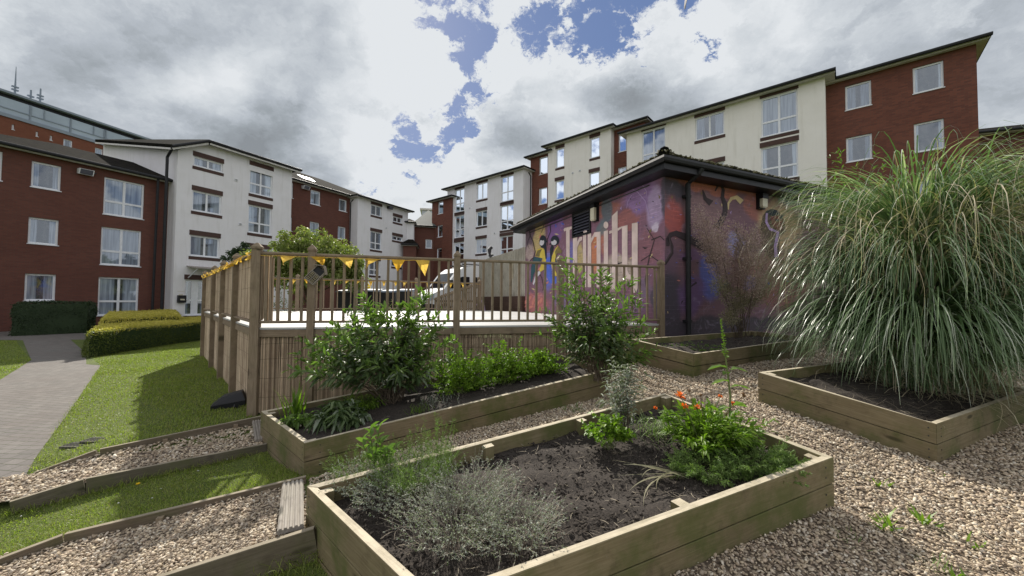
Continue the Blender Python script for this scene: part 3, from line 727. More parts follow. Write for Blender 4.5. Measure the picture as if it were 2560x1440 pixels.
paths = [[(-4.62,3.72),(-5.47,4.6),(-10.1,7.57),(-8.5,4.0),(-6.0,1.0),(-3.9,1.7),(-4.25,3.1)],[(-5.47,4.6),(-10.2,9.6),(-12.8,10.3),(-10.1,7.57)],[(-10.2,9.6),(-12.9,11.7),(-16.8,15.2),(-18.5,14.6),(-12.8,10.3)],[(-16.8,15.2),(-18.5,14.6),(-27,14.2),(-27,17),(-17,17.6)]]
sheet('path', paths, M['paver'], .006, .3)
PATHP = paths

# ------------------------------------------------------------------ pebbles
def icos():
    t = (1 + 5 ** .5) / 2; v = np.array([(-1,t,0),(1,t,0),(-1,-t,0),(1,-t,0),(0,-1,t),(0,1,t),(0,-1,-t),(0,1,-t),(t,0,-1),(t,0,1),(-t,0,-1),(-t,0,1)], float)
    f = np.array([(0,11,5),(0,5,1),(0,1,7),(0,7,10),(0,10,11),(1,5,9),(5,11,4),(11,10,2),(10,7,6),(7,1,8),(3,9,4),(3,4,2),(3,2,6),(3,6,8),(3,8,9),(4,9,5),(2,4,11),(6,2,10),(8,6,7),(9,8,1)])
    return unit(v), f
def pebbles(name, pts, size, m, label, cat=None):
    v, f = icos(); n = len(pts); q = unit(rng.normal(0, 1, (n, 4))); a, b, c, d = q.T
    # mostly lying flat: random spin about z and a modest tilt
    az = rng.uniform(0, 6.28, n); tl = rng.normal(0, .35, (n, 2))
    vv = v[None] * (1 + rng.uniform(-.22, .22, (n, 12, 1))) * (np.stack([rng.uniform(.8, 1.35, n), rng.uniform(.6, .95, n), rng.uniform(.35, .65, n)], 1) * size[:, None])[:, None, :]
    x, y, z = vv[..., 0], vv[..., 1], vv[..., 2]
    z2 = z + x * tl[:, :1] + y * tl[:, 1:]; ca, sa = np.cos(az)[:, None], np.sin(az)[:, None]
    P = np.stack([x * ca - y * sa, x * sa + y * ca, z2], 2) + pts[:, None, :]
    Fc = (f[None] + (np.arange(n) * 12)[:, None, None]).reshape(-1, 3)
    o = link_mesh(name, P.reshape(-1, 3), Fc, m, loc=(0, 0, 0), smooth=True); return tag(o, label, cat, None, 'stuff')
def scatter(polys, dens, excl=(), maxd=None):
    out = []
    for P in polys:
        xs = [p[0] for p in P]; ys = [p[1] for p in P]; A = (max(xs) - min(xs)) * (max(ys) - min(ys)); n = int(A * dens)
        X = rng.uniform(min(xs), max(xs), n); Y = rng.uniform(min(ys), max(ys), n); k = inpoly(X, Y, P)
        for e in excl: k &= ~inpoly(X, Y, e)
        X, Y = X[k], Y[k]
        # keep only what the camera (or a step aside) can see
        k = (Y > .9) & (np.abs(X) < 1.6 * Y + 1.2); X, Y = X[k], Y[k]
        # thin out with distance
        r = np.hypot(X, Y); k = rng.uniform(0, 1, len(X)) < np.clip((3.6 / r) ** 1.3, 0, 1); out.append(np.stack([X[k], Y[k]], 1))
    return np.concatenate(out)
ex = [BEDS[k] for k in 'ABCD']
pp = scatter(GR, 4300, ex); r_ = np.hypot(pp[:, 0], pp[:, 1])
sz = (.005 + .0095 * rng.uniform(0, 1, len(pp)) ** 1.7) * np.clip((r_ / 3.6) ** .6, .92, 2.2)
pz = gz(pp[:, 0], pp[:, 1])
for P_, T_ in ((ramp1[0], RZ1), (ramp2[0], RZ2)):
    k_ = inpoly(pp[:, 0], pp[:, 1], P_); pz[k_] = rz(T_)(pp[k_, 0], pp[k_, 1])
pz = pz + .014 + rng.uniform(0, .012, len(pp))
pebbles('gravel', np.column_stack([pp, pz]), sz, M['pebble'], 'tan and brown pebbles spread between the beds and down the two ramps', 'gravel')

# ------------------------------------------------------------------ lawn blades
def lawn_scatter(P, dens):
    q = scatter([P], dens, ex + R1x); return q
R1x = [ramp1[0], ramp2[0], court[0]] + PATHP + [[(-3.53,5.3),(2.7,6.96),(-1.2,14.4),(-8.96,11.2)]]
lq = []
for P, dn in (([(-8.96,11.2),(-3.5,5.25),(-2.8,4.9),(-4.6,3.7),(-5.4,4.5),(-10.3,9.4),(-13.4,11.7),(-12,15)], 2600), ([(-4.4,3.3),(-2.6,4.3),(-1.7,3.4),(-3.3,2.6),(-4.3,2.2)], 9000), ([(-2.1,2.2),(-1.2,2.4),(-.2,1.4),(0,.8),(-2.5,.8)], 9000), ([(-12.8,10.3),(-10.1,7.6),(-17,5),(-24,13),(-18.5,14.4)], 1500)):
    xs = [p[0] for p in P]; ys = [p[1] for p in P]; n = int((max(xs) - min(xs)) * (max(ys) - min(ys)) * dn); n = min(n, 260000)
    X = rng.uniform(min(xs), max(xs), n); Y = rng.uniform(min(ys), max(ys), n); k = inpoly(X, Y, P)
    for e in R1x + ex: k &= ~inpoly(X, Y, e)
    X, Y = X[k], Y[k]; k = (Y > .9) & (np.abs(X) < 1.5 * Y + 1); X, Y = X[k], Y[k]; lq.append(np.stack([X, Y], 1))
lq = np.concatenate(lq); n = len(lq); print('grass', n, 'pebbles', len(pp))
rr_ = np.hypot(lq[:, 0], lq[:, 1]); gl = Leaves(); hz_ = rng.uniform(.012, .038, n) * np.clip(.75 + .5 * np.sin(lq[:, 0] * 2.1 + 3 * np.sin(lq[:, 1])), .6, 1.3)
gl.ribbons(np.column_stack([lq, gz(lq[:, 0], lq[:, 1]) - .002]), rng.uniform(0, 6.28, n), rng.uniform(.5, 1.5, n), rng.uniform(-.2, .9, n), hz_ * 1.3, .0035 * np.clip(rr_ / 3, 1, 3.2), 2)
tag(gl.build('grass', M['grass'], loc=(0, 0, 0)), 'short mown green grass beside the deck and between the ramps', 'grass', None, 'stuff')
# ------------------------------------------------------------------ raised beds
def inset(P, t):
    P = [Vector(p) for p in P]; n = len(P); out = []
    for i in range(n):
        a, b, c = P[i - 1], P[i], P[(i + 1) % n]
        e1 = Vector((b.x - a.x, b.y - a.y)).normalized(); e2 = Vector((c.x - b.x, c.y - b.y)).normalized()
        n1 = Vector((-e1.y, e1.x)); n2 = Vector((-e2.y, e2.x)); bis = (n1 + n2); k = t / max(.3, bis.dot(n1))
        out.append(Vector((b.x + bis.x * k, b.y + bis.y * k, b.z)))
    return out
def raised_bed(P, label, rows, fill=.10, braces=()):
    t = .047; bh = .165; cen = sum((Vector(p) for p in P), Vector()) / 4
    root = thing('raised_bed', (cen.x, cen.y, cen.z - .34), label, 'raised bed', 'raised timber beds')
    O = [Vector(p) for p in P]; I = inset(P, t)
    for r_ in range(rows):
        for i in range(4):
            j = (i + 1) % 4; zt = -r_ * (bh + .011); zb = zt - bh; jit = random.uniform(-.002, .002)
            d = (O[j] - O[i]).normalized(); e = (I[i] - O[i]) * (.0 if r_ % 2 == 0 else .03)
            g = .0015
            a = [O[i] + d * g + e, O[j] - d * g + e, I[j] - d * g, I[i] + d * g]
            lo = [Vector((p.x, p.y, p.z + zb + jit)) for p in a]; hi = [Vector((p.x, p.y, p.z + zt + jit)) for p in a]
            bv = .004; mb = MB()
            # bevelled cross-section: outer face, chamfer, top
            oi = (I[i] - O[i]).normalized() * bv
            A = [lo[0], lo[3], hi[3] - Vector((0, 0, bv)), hi[3] - oi, hi[0] + oi, hi[0] - Vector((0, 0, bv))]
            B = [lo[1], lo[2], hi[2] - Vector((0, 0, bv)), hi[2] - oi, hi[1] + oi, hi[1] - Vector((0, 0, bv))]
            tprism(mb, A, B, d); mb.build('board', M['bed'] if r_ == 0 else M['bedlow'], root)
    I2 = inset(P, t + .001); N = 46
    # soil as a rough sheet
    a, b, c, d = [np.array(p) for p in I2]; u_, v_ = np.meshgrid(np.linspace(0, 1, N), np.linspace(0, 1, N))
    q = (a * (1 - u_[..., None]) + b * u_[..., None]) * (1 - v_[..., None]) + (d * (1 - u_[..., None]) + c * u_[..., None]) * v_[..., None]
    h = rng.normal(0, .005, (N, N)) + .018 * np.sin(u_ * 9 + 2) * np.cos(v_ * 5) + .012 * np.sin(u_ * 23 + v_ * 17)
    q[..., 2] += -fill + h
    ii = (np.arange(N - 1)[:, None] * N + np.arange(N - 1)[None]).ravel()
    link_mesh('soil', q.reshape(-1, 3), np.stack([ii, ii + 1, ii + N + 1, ii + N], 1), M['soil'], root, smooth=True)
    scr = root
    for i in range(4):
        mb = MB(); j = (i + 1) % 4; d = (O[j] - O[i]).normalized(); nn_ = Vector((d.y, -d.x, 0)).normalized()
        for e_ in (.035, .965):
            for r_ in range(2):
                for q_ in (.3, .7): c_ = O[i].lerp(O[j], e_) + Vector((0, 0, -r_ * (bh + .011) - bh * q_)); mb.tube([c_, c_ + nn_ * .0025], .0055, 7)
        mb.build('screws', M['blackmetal'], root)['kind'] = 'stuff'
    I3 = inset(P, t + .036)
    for i, f in [(k, 0) for k in range(4)] + list(braces):
        j = (i + 1) % 4; p = I3[i] * (1 - f) + I3[j] * f; dz = -.012 if f == 0 else -.008
        e = (I3[j] - I3[i]).normalized(); x = e * .034; y = Vector((-e.y, e.x, 0)) * .034
        mb = MB(); c4 = [p - x - y, p + x - y, p + x + y, p - x + y]
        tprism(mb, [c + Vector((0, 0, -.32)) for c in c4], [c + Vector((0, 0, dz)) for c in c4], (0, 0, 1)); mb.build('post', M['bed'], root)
    return root, q
def bpt(K, u_, v_, dz=-.09):
    a, b, c, d = [Vector(p) for p in BEDS[K]]
    p = (a * (1 - u_) + b * u_) * (1 - v_) + (d * (1 - u_) + c * u_) * v_; return Vector((p.x, p.y, p.z + dz))
def bxy(K, x, y, dz=-.09):
    a, b, c, d = [Vector(p) for p in BEDS[K]]; u_, v_ = .5, .5
    for _ in range(20):
        p = (a * (1 - u_) + b * u_) * (1 - v_) + (d * (1 - u_) + c * u_) * v_; ex_, ey_ = x - p.x, y - p.y
        du = (b - a) * (1 - v_) + (c - d) * v_; dv = (d - a) * (1 - u_) + (c - b) * u_; det = du.x * dv.y - du.y * dv.x
        u_ += (ex_ * dv.y - ey_ * dv.x) / det; v_ += (du.x * ey_ - du.y * ex_) / det
    return p.z + dz
raised_bed(BEDS['A'], 'nearest raised timber bed with orange flowers and silver grey plants', 3, .11, [(0, .52), (2, .33), (2, .62)])
raised_bed(BEDS['B'], 'long raised timber bed in front of the reed screened deck', 3, .07, [(2, .5)])
raised_bed(BEDS['C'], 'raised timber bed against the painted wall, mostly bare soil', 2, .09)
raised_bed(BEDS['D'], 'raised timber bed holding the huge arching pampas grass', 2, .10)

# ramp edging boards
def edging(pts, label, h=.17, t=.038, side=1):
    root = thing('edging_board', pts[0], label, 'edging board', 'timber edging boards along the gravel ramps')
    for a, b in zip(pts[:-1], pts[1:]):
        a, b = Vector(a), Vector(b); d = (b - a); ext = d.normalized() * .004
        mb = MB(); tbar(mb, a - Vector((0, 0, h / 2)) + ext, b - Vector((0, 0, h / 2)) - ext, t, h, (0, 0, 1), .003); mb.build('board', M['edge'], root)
    # pegs
    for f in (.35, .8):
        a, b = Vector(pts[-2]), Vector(pts[-1]); p = a + (b - a) * f; dr = (b - a).normalized(); sd = Vector((dr.y, -dr.x, 0)) * .04 * side
        mb = MB(); tbar(mb, p + sd + Vector((0, 0, -.2)), p + sd + Vector((0, 0, -.03)), .04, .04, dr); mb.build('peg', M['wood'], root)
edging([W(94, 1179, 3.72), W(250, 1122, 3.96), W(656, 1039, 4.92)], 'edging board on the lawn side of the upper gravel ramp')
edging([W(30, 1252, 3.20), W(216, 1195, 3.475), W(668, 1108, 4.26)], 'edging board on the near side of the upper gravel ramp', .2, side=-1)
edging([W(-160, 1455, 2.35), W(165, 1333, 2.71), W(768, 1189, 3.34)], 'edging board on the far side of the lower gravel ramp')
edging([W(60, 1540, 1.9), W(394, 1442, 2.12), W(795, 1315, 2.36)], 'edging board on the near side of the lower gravel ramp', .2, side=-1)
def step(a, b, wd, label):
    root = thing('timber_step', a, label, 'timber step', 'ribbed boards at the tops of the ramps')
    a, b = Vector(a), Vector(b); d = (b - a).normalized(); s = Vector((d.y, -d.x, 0)).normalized()
    mb = MB(); tbar(mb, a, b, wd, .022)
    n = 5
    for i in range(n):
        o_ = s * (wd * (-.5 + (i + .5) / n)) + Vector((0, 0, .015)); tbar(mb, a + o_, b + o_, wd / n * .62, .011, (0, 0, 1), .003)
    mb.build('board', M['greywood'], root)
step(W(646, 1053, 4.78), W(655, 1100, 4.38), .13, 'grey ribbed board beside the left end of the long bed')
step(W(732, 1208, 3.02), W(727, 1325, 2.36), .14, 'grey ribbed board across the lower ramp beside the nearest bed')

# drain covers in the paving
for k, (u, v, Y) in enumerate([(188, 1122, 4.28), (238, 1110, 4.38)]):
    p = W(u, v, Y); p.z = g1(p.x, p.y) + .012
    root = thing('drain_grate', p, ['iron drain grate in the paving, left of the pair', 'iron drain grate in the paving, right of the pair, nearer the lawn'][k], 'drain grate', 'drain grates at the path edge')
    mb = MB(); mb.box(p.x - .10, p.y - .07, p.z - .02, p.x + .10, p.y + .07, p.z + .002); mb.build('frame', M['paver'], root)
    mb = MB()
    for i in range(5): mb.box(p.x - .085 + i * .036, p.y - .045, p.z + .001, p.x - .073 + i * .036, p.y + .045, p.z + .006)
    mb.build('slots', M['black'], root)

# ------------------------------------------------------------------ deck
DZ = -.41; DC = Vector((-3.53, 5.3)); DN = Vector((2.70, 6.96)); DF = Vector((-8.96, 11.2)); DR = Vector((-1.2, 14.4)); MC = Vector((2.87, 7.2)); ML = Vector((.46, 13.3))
deck = thing('timber_deck', (DC.x, DC.y, -1.61), 'raised timber deck with post and rail balustrade and reed screening', 'deck')
fl = [DC, DN, Vector((2.72, 7.1)), Vector((.44, 13.28)), DR, DF]
mb = MB(); dd = (DN - DC).normalized(); pp_ = Vector((-dd.y, dd.x))
mb.poly([(p.x, p.y, DZ) for p in fl], [(p.dot(dd), p.dot(pp_)) for p in fl]); mb.poly([(p.x, p.y, DZ - .03) for p in fl][::-1], [(0, 0)] * 6)
for i in range(6):
    a, b = fl[i], fl[(i + 1) % 6]; mb.poly([(a.x, a.y, DZ - .03), (b.x, b.y, DZ - .03), (b.x, b.y, DZ), (a.x, a.y, DZ)], [(0, 0), (1, 0), (1, .03), (0, .03)])
mb.build('floor', M['deckfloor'], deck)
def v3(p, z): return Vector((p.x, p.y, z))
def post(p, zb, zt, w_=.095, cap=True, parent=None, d=None):
    d = d or dd; s = Vector((-d.y, d.x)); mb = MB(); x = v3(d * w_ / 2, 0); y = v3(s * w_ / 2, 0); c = [-x - y, x - y, x + y, -x + y]
    tprism(mb, [v3(p, zb) + q for q in c], [v3(p, zt) + q for q in c], (0, 0, 1)); po = mb.build('post', M['wood'], parent or deck)
    if cap:
        k = MB(); e = .5 * 1.12; f = lambda m, z: [v3(p, z) + q * m for q in c]
        tprism(k, f(.9, zt), f(.9, zt + .025), (0, 0, 1)); tprism(k, f(1.12, zt + .025), f(1.12, zt + .055), (0, 0, 1)); tprism(k, f(1.12, zt + .055), f(.45, zt + .1), (0, 0, 1)); tprism(k, f(.45, zt + .1), f(.2, zt + .112), (0, 0, 1))
        k.build('post_cap', M['wood'], po)
    return po
def reeds(pl, s0, s1, zb, zt, o, parent, wires=(.2, .45, .7, .9), dia=.0085, name='reed_screen'):
    n = int(abs(s1 - s0) / (dia * .70)); s = np.linspace(min(s0, s1), max(s0, s1), n) + rng.normal(0, .001, n); r = dia / 2 * rng.uniform(.75, 1.15, n)
    pxy = np.array([pl.p.x, pl.p.y]); d = np.array([pl.d.x, pl.d.y]); nn = np.array([pl.n.x, pl.n.y])
    def P(ss, oo, z): return np.column_stack([pxy + ss[:, None] * d + oo[:, None] * nn, z])
    z0 = np.full(n, zb) if np.isscalar(zb) else zb(s); z0 = z0 + rng.uniform(-.01, .03, n); z1 = zt + rng.uniform(-.03, .008, n)
    tl = rng.normal(0, .004, n); oo = np.full(n, o) + rng.normal(0, .0015, n)
    v = np.stack([P(s - r, oo - r, z0), P(s, oo + r, z0), P(s + r, oo - r, z0), P(s + tl - r, oo - r, z1), P(s + tl, oo + r, z1), P(s + tl + r, oo - r, z1)], 1)
    b = np.arange(n)[:, None] * 6; Fq = np.concatenate([b + [0, 1, 4, 3], b + [1, 2, 5, 4], b + [2, 0, 3, 5]])
    rs = link_mesh(name, v.reshape(-1, 3), Fq, M['reed'], parent)
    mb = MB(); zbm = float(np.mean(z0))
    for f in wires:
        k = 9; sp = np.linspace(min(s0, s1), max(s0, s1), k); z = zbm + (zt - zbm) * f
        mb.tube([pl.at(a, z + random.uniform(-.006, .006), o + dia * .5) for a in sp], .002, 4)
    if wires: mb.build('binding_wire', M['bark'], rs)
def pl_from(a, b, flip=False):
    q = Plane.__new__(Plane); q.p = Vector(a); q.d = (Vector(b) - Vector(a)).normalized(); n = Vector((q.d.y, -q.d.x)); q.n = n if n.dot(-q.p) > 0 else -n; return q
PN = pl_from(DC, DN); PS = pl_from(DC, DF); PF = pl_from(DF, DR)
RT = .62
def rails(pl, s0, s1, posts, sp=.155, zt=RT, zb=DZ + .075, bal=True, half=0.0, rad=.021):
    ps = sorted(posts); ends = list(zip(ps[:-1], ps[1:]))
    for a, b in ends:
        mb = MB(); tbar(mb, pl.at(a + .05, zt, 0), pl.at(b - .05, zt, 0), .065, .042, (0, 0, 1), .012); mb.build('top_rail', M['wood'], deck)
        mb = MB(); tbar(mb, pl.at(a + .05, zb, 0), pl.at(b - .05, zb, 0), .065, .036, (0, 0, 1), .01); mb.build('bottom_rail', M['wood'], deck)
        if bal:
            n = max(1, round((b - a - .1) / sp)); 
            for i in range(n):
                s = a + .05 + (b - a - .1) * (i + .5) / n; mb = MB(); tbar(mb, pl.at(s, zb + .018, 0), pl.at(s + random.uniform(-.006, .006), zt - .02, 0), .036, .036, v3(pl.n, 0), .005); mb.build('baluster', M['wood'], deck)
LN = (DN - DC).length; LS = (DF - DC).length; LF = (DR - DF).length
nposts = [0] + [PN.hit(u, 800)[0] for u in (777, 1141, 1400)] + [LN]
rails(PN, 0, LN, nposts)
for s in nposts:
    p = PN.at(s, 0); post(Vector((p.x, p.y)), g1(p.x, p.y) - .1, RT + .03, .095 if s > 0 else .11)
sposts = [0] + [PS.hit(u, 800)[0] for u in (588, 556, 533)] + [LS]
rails(PS, 0, LS, sposts, bal=False)
for s in sposts[1:]:
    p = PS.at(s, 0, .0); post(Vector((p.x, p.y)), g1(p.x, p.y) - .1, RT + .04, .12, d=PS.d)
# doubled post at the corner and stubs behind the others
for s in sposts[:-1]:
    p = PS.at(s + .13, 0, -.01); post(Vector((p.x, p.y)), g1(p.x, p.y) - .1, DZ - .04 if s else RT - .06, .08, False, d=PS.d)
fposts = [0, PF.hit(743, 750)[0], PF.hit(905, 750)[0], PF.hit(1040, 750)[0], LF]
rails(PF, 0, LF, fposts, sp=.21)
for s in fposts[1:]:
    p = PF.at(s, 0); post(Vector((p.x, p.y)), DZ - .3, RT + .03, .1, d=PF.d)
for pl, ps, dn in ((PN, nposts, 1), (PS, sposts, 1)):
    for a, b in zip(ps[:-1], ps[1:]):
        mb = MB(); tbar(mb, pl.at(a + .05, DZ - .085, -.01), pl.at(b - .05, DZ - .085, -.01), .03, .10, (0, 0, 1), .003); mb.build('fascia_board', M['wood'], deck)
        gg = lambda s, pl=pl: gz(pl.p.x + s * pl.d.x, pl.p.y + s * pl.d.y)
        reeds(pl, a + .05, b - .05, gg, DZ - .12, -.035, deck)
for a, b in zip(sposts[:-1], sposts[1:]):
    reeds(PS, a + .06, b - .06, DZ + .085, RT - .015, -.03, deck, (.1, .5, .85), .022, 'slat_screen')
for a, b in zip(fposts[:-1], fposts[1:]):
    mb = MB(); pbox(mb, PF, a + .05, b - .05, -1.9, DZ - .04, -.06, -.03); mb.build('added_skirt', M['edge'], deck)  # unseen boards added to block bright ground behind the reed gaps
# narrow returns of slats at the corner (front side)
reeds(PN, .055, .19, DZ + .09, RT - .03, -.02, deck, (), .024, 'slat_screen')
# white edge strip of the floor
# bunting
def flag(parent, p, d, wd, ln, n3, twist=0):
    p = Vector(p); d = Vector(d).normalized(); dn = Vector((0, 0, -1)); n3 = Vector(n3)
    rows = 5; V = []; F = []
    for i in range(rows):
        t = i / (rows - 1); w_ = wd * (1 - t * .97); off = n3 * (math.sin(t * 3 + twist) * .03) + dn * ln * t + d * twist * .03 * t
        V += [p - d * w_ / 2 + off + n3 * (.03 * t * twist), p + off + n3 * (.012 + .02 * t), p + d * w_ / 2 + off - dn * (.02 * t * abs(twist)) - n3 * (.02 * t * twist)]
    for i in range(rows - 1):
        a = i * 3; F += [[a, a + 1, a + 4, a + 3], [a + 1, a + 2, a + 5, a + 4]]
    link_mesh('flag', [tuple(v) for v in V], F, M['yellow'], parent)
def bunting(pl, z, o, spec, s0, s1, label):
    root = thing('bunting', pl.at(s0, z, o), label, 'bunting', 'strings of yellow bunting tied along the deck rails')
    k = 14; mb = MB(); mb.tube([pl.at(s0 + (s1 - s0) * i / k, z - .012 * math.sin(i * 1.7) ** 2, o) for i in range(k + 1)], .004, 5); mb.build('string', M['yellow'], root)
    for s, w_, l_ in spec: flag(root, pl.at(s, z, o + .004), v3(pl.d, 0), w_, l_, v3(pl.n, 0), random.uniform(-2.4, 2.4))
bunting(PN, RT - .03, .045, [(PN.hit(u, 650)[0], w_, l_) for u, w_, l_ in ((722, .21, .13), (797, .19, .12), (866, .21, .15), (931, .21, .15), (996, .20, .18), (1056, .21, .24))], 0, PN.hit(1062, 650)[0], 'yellow bunting with six flags along the near deck rail')
bunting(PS, RT + .015, .06, [(s, .26, .10) for s in np.linspace(.25, LS - .3, 15)], 0, LS, 'crumpled yellow bunting along the screened left side rail')
bunting(PF, RT - .03, .05, [(PF.hit(u, 700)[0], .13, .17) for u in (737, 766, 836, 868, 896, 927, 960, 990, 1013, 1070, 1127, 1155)], 0, LF, 'yellow bunting along the far deck rail')
# warning sign on the far rail
pl = PF.off(.06); s_, z_ = pl.hit(919, 714)
rt_ = thing('warning_sign', pl.at(s_, z_), 'small sign with yellow warning triangle on the far deck rail', 'sign')
mb = MB(); pbox(mb, pl, s_ - .10, s_ + .10, z_ - .11, z_ + .11, 0, .008); mb.build('sign_board', M['whitepaint'], rt_)
mb = MB(); mb.prism([pl.at(s_ - .09, z_ - .02, .009), pl.at(s_ + .09, z_ - .02, .009), pl.at(s_, z_ + .10, .009)], [pl.at(s_ - .09, z_ - .02, .012), pl.at(s_ + .09, z_ - .02, .012), pl.at(s_, z_ + .10, .012)]); pbox(mb, pl, s_ - .09, s_ + .09, z_ - .10, z_ - .03, .009, .012)
M['signyellow'] = plain('sign yellow', (.85, .62, .03), .5, 0, .03); mb.build('yellow_panel', M['signyellow'], rt_)
mb = MB(); pbox(mb, pl, s_ - .012, s_ + .012, z_ + .0, z_ + .06, .013, .015)
for k_ in range(3): pbox(mb, pl, s_ - .07, s_ + .07, z_ - .05 - k_ * .018, z_ - .044 - k_ * .018, .013, .015)
mb.build('symbol', M['black'], rt_)

# insect house hanging crooked on the post
pl = PN.off(.06); s_, z_ = pl.hit(793, 686)
ih = thing('insect_house', pl.at(s_, z_), 'small wooden insect house hanging tilted on the deck post', 'insect house')
ca, sa = math.cos(R(-42)), math.sin(R(-42))
def ihp(x, z, o): return pl.at(s_ + x * ca - z * sa, z_ + x * sa + z * ca, o)
def ibox(mb, x0, x1, z0, z1, o0, o1):
    tprism(mb, [ihp(x0, z0, o0), ihp(x1, z0, o0), ihp(x1, z0, o1), ihp(x0, z0, o1)], [ihp(x0, z1, o0), ihp(x1, z1, o0), ihp(x1, z1, o1), ihp(x0, z1, o1)], (0, 0, 1))
mb = MB()
for q in ((-.075, -.063, -.14, .10), (.063, .075, -.14, .10), (-.063, .063, -.14, -.128), (-.063, .063, .0, .01), (-.006, .006, -.128, 0)): ibox(mb, *q, 0, .09)
ibox(mb, -.063, .063, -.128, .12, 0, .012); mb.build('box', M['greywood'], ih)
mb = MB(); ibox(mb, -.06, .06, .012, .095, .02, .07); mb.build('opening', M['black'], ih)
mb = MB()
mb.prism([ihp(-.1, .09, -.01), ihp(0, .165, -.01), ihp(.1, .09, -.01), ihp(.1, .075, -.01), ihp(0, .148, -.01), ihp(-.1, .075, -.01)][::-1], [ihp(-.1, .09, .12), ihp(0, .165, .12), ihp(.1, .09, .12), ihp(.1, .075, .12), ihp(0, .148, .12), ihp(-.1, .075, .12)][::-1]); mb.build('roof', M['greywood'], ih)
mb = MB()
for x in (-.047, -.025, .022, .045):
    for z in (-.115, -.09, -.062, -.035, -.014): mb.tube([ihp(x, z, .02), ihp(x, z, .088)], .0105, 8)
mb.build('bamboo_tubes', M['bedtop'], ih)

# black angular box on the grass beside the deck
p = W(578, 1016, 5.75); p.z = g1(p.x, p.y)
bx_ = thing('black_box', p, 'black plastic box with sloping lid lying on the grass beside the deck', 'box')
dl = Vector((.86, .5, 0)); dw = Vector((-.5, .86, 0)); q = lambda a, b, c: p + dl * a + dw * b + Vector((0, 0, c))
mb = MB(); lo = [q(-.23, -.12, -.02), q(.17, -.12, -.02), q(.17, .14, -.02), q(-.23, .14, -.02)]; mi = [q(-.23, -.12, .06), q(.18, -.12, .10), q(.18, .14, .10), q(-.23, .14, .06)]; hi = [q(-.10, -.05, .17), q(.13, -.05, .22), q(.13, .13, .22), q(-.10, .13, .17)]
mb.hexa(lo, mi); mb.build('body', M['black'], bx_); mb = MB(); mi2 = [x + Vector((0, 0, .003)) for x in mi]; mb.hexa(mi2, hi); mb.build('lid', M['black'], bx_)
mb = MB(); mb.tube([q(.05, -.13, .02), q(.05, -.09, .09), q(.05, -.055, .14)], .012, 6); mb.build('catch', M['blackmetal'], bx_)

# ------------------------------------------------------------------ painted pub-style building
PL = pl_from(MC, ML); PR_end = MC + Vector((.914, .404)) * 7.5; PRt = pl_from(MC, PR_end)
def mural(name, pl, base, z2w, patches):
    m, n, b = mat(name); uv = n.n('ShaderNodeUVMap').outputs[0]
    wn = n.n('ShaderNodeTexNoise', {'Vector': uv, 'Scale': 1.6, 'Detail': 4.0}).outputs['Color']
    wv = n.n('ShaderNodeVectorMath', {0: n.n('ShaderNodeVectorMath', {0: wn, 1: (.5, .5, .5)}, operation='SUBTRACT').outputs[0], 1: (.55, .55, 0)}, operation='MULTIPLY').outputs[0]
    uw = n.n('ShaderNodeVectorMath', {0: uv, 1: wv}, operation='ADD').outputs[0]; col = None
    cur = base
    for (x, y, rx, ry, c, al) in patches:
        u, v = z2w(x, y); s, z = pl.hit(u, v); s2, _ = pl.hit(z2w(x + rx, y)[0], v); _, z2 = pl.hit(u, z2w(x, y + ry)[1])
        rs, rz_ = max(.1, abs(s2 - s)), max(.1, abs(z2 - z))
        d = n.n('ShaderNodeVectorMath', {0: uw, 1: (s, z, 0)}, operation='SUBTRACT').outputs[0]; d = n.n('ShaderNodeVectorMath', {0: d, 1: (1 / rs, 1 / rz_, 0)}, operation='MULTIPLY').outputs[0]
        ln = n.n('ShaderNodeVectorMath', {0: d}, operation='LENGTH').outputs['Value']
        cur = n.mix(n.ramp(ln, .7, 1.15, al, 0), cur, c)
    br = n.n('ShaderNodeTexBrick', {'Vector': uv, 'Color1': (1, 1, 1, 1), 'Color2': (.80, .80, .80, 1), 'Mortar': (1.9, 1.8, 1.8, 1), 'Scale': 1, 'Mortar Size': .004, 'Brick Width': .225, 'Row Height': .075})
    cur = n.mix(.16, cur, (.34, .29, .33)); cur = n.mix(n.ramp(n.noise(uv, 2.3, 5, .7, 1.5), .55, .72, 0, .4), cur, (.40, .33, .46))
    gate = n.ramp(n.noise(uv, 3.2, 3), .45, .6)
    cur = n.mix(n.math('MULTIPLY', gate, .6), cur, br.outputs[0], 'MULTIPLY')
    stv = n.noise(n.n('ShaderNodeMapping', {'Vector': uv, 'Rotation': (0, 0, .7), 'Scale': (1.0, 3.5, 1)}).outputs[0], 2.5, 5, .6, 1.2)
    cur = n.mix(n.ramp(stv, .35, .75, 0, .35), cur, (.10, .06, .09))
    n.link(cur, b.inputs['Base Color']); b.inputs['Roughness'].default_value = .7; bump(n, b, br.outputs['Fac'], -.5, .006)
    return m
zL = lambda x, y: (1280 + x / 2.666, 360 + y / 2.666); zR = lambda x, y: (1640 + x / 3.272, 420 + y / 3.272)
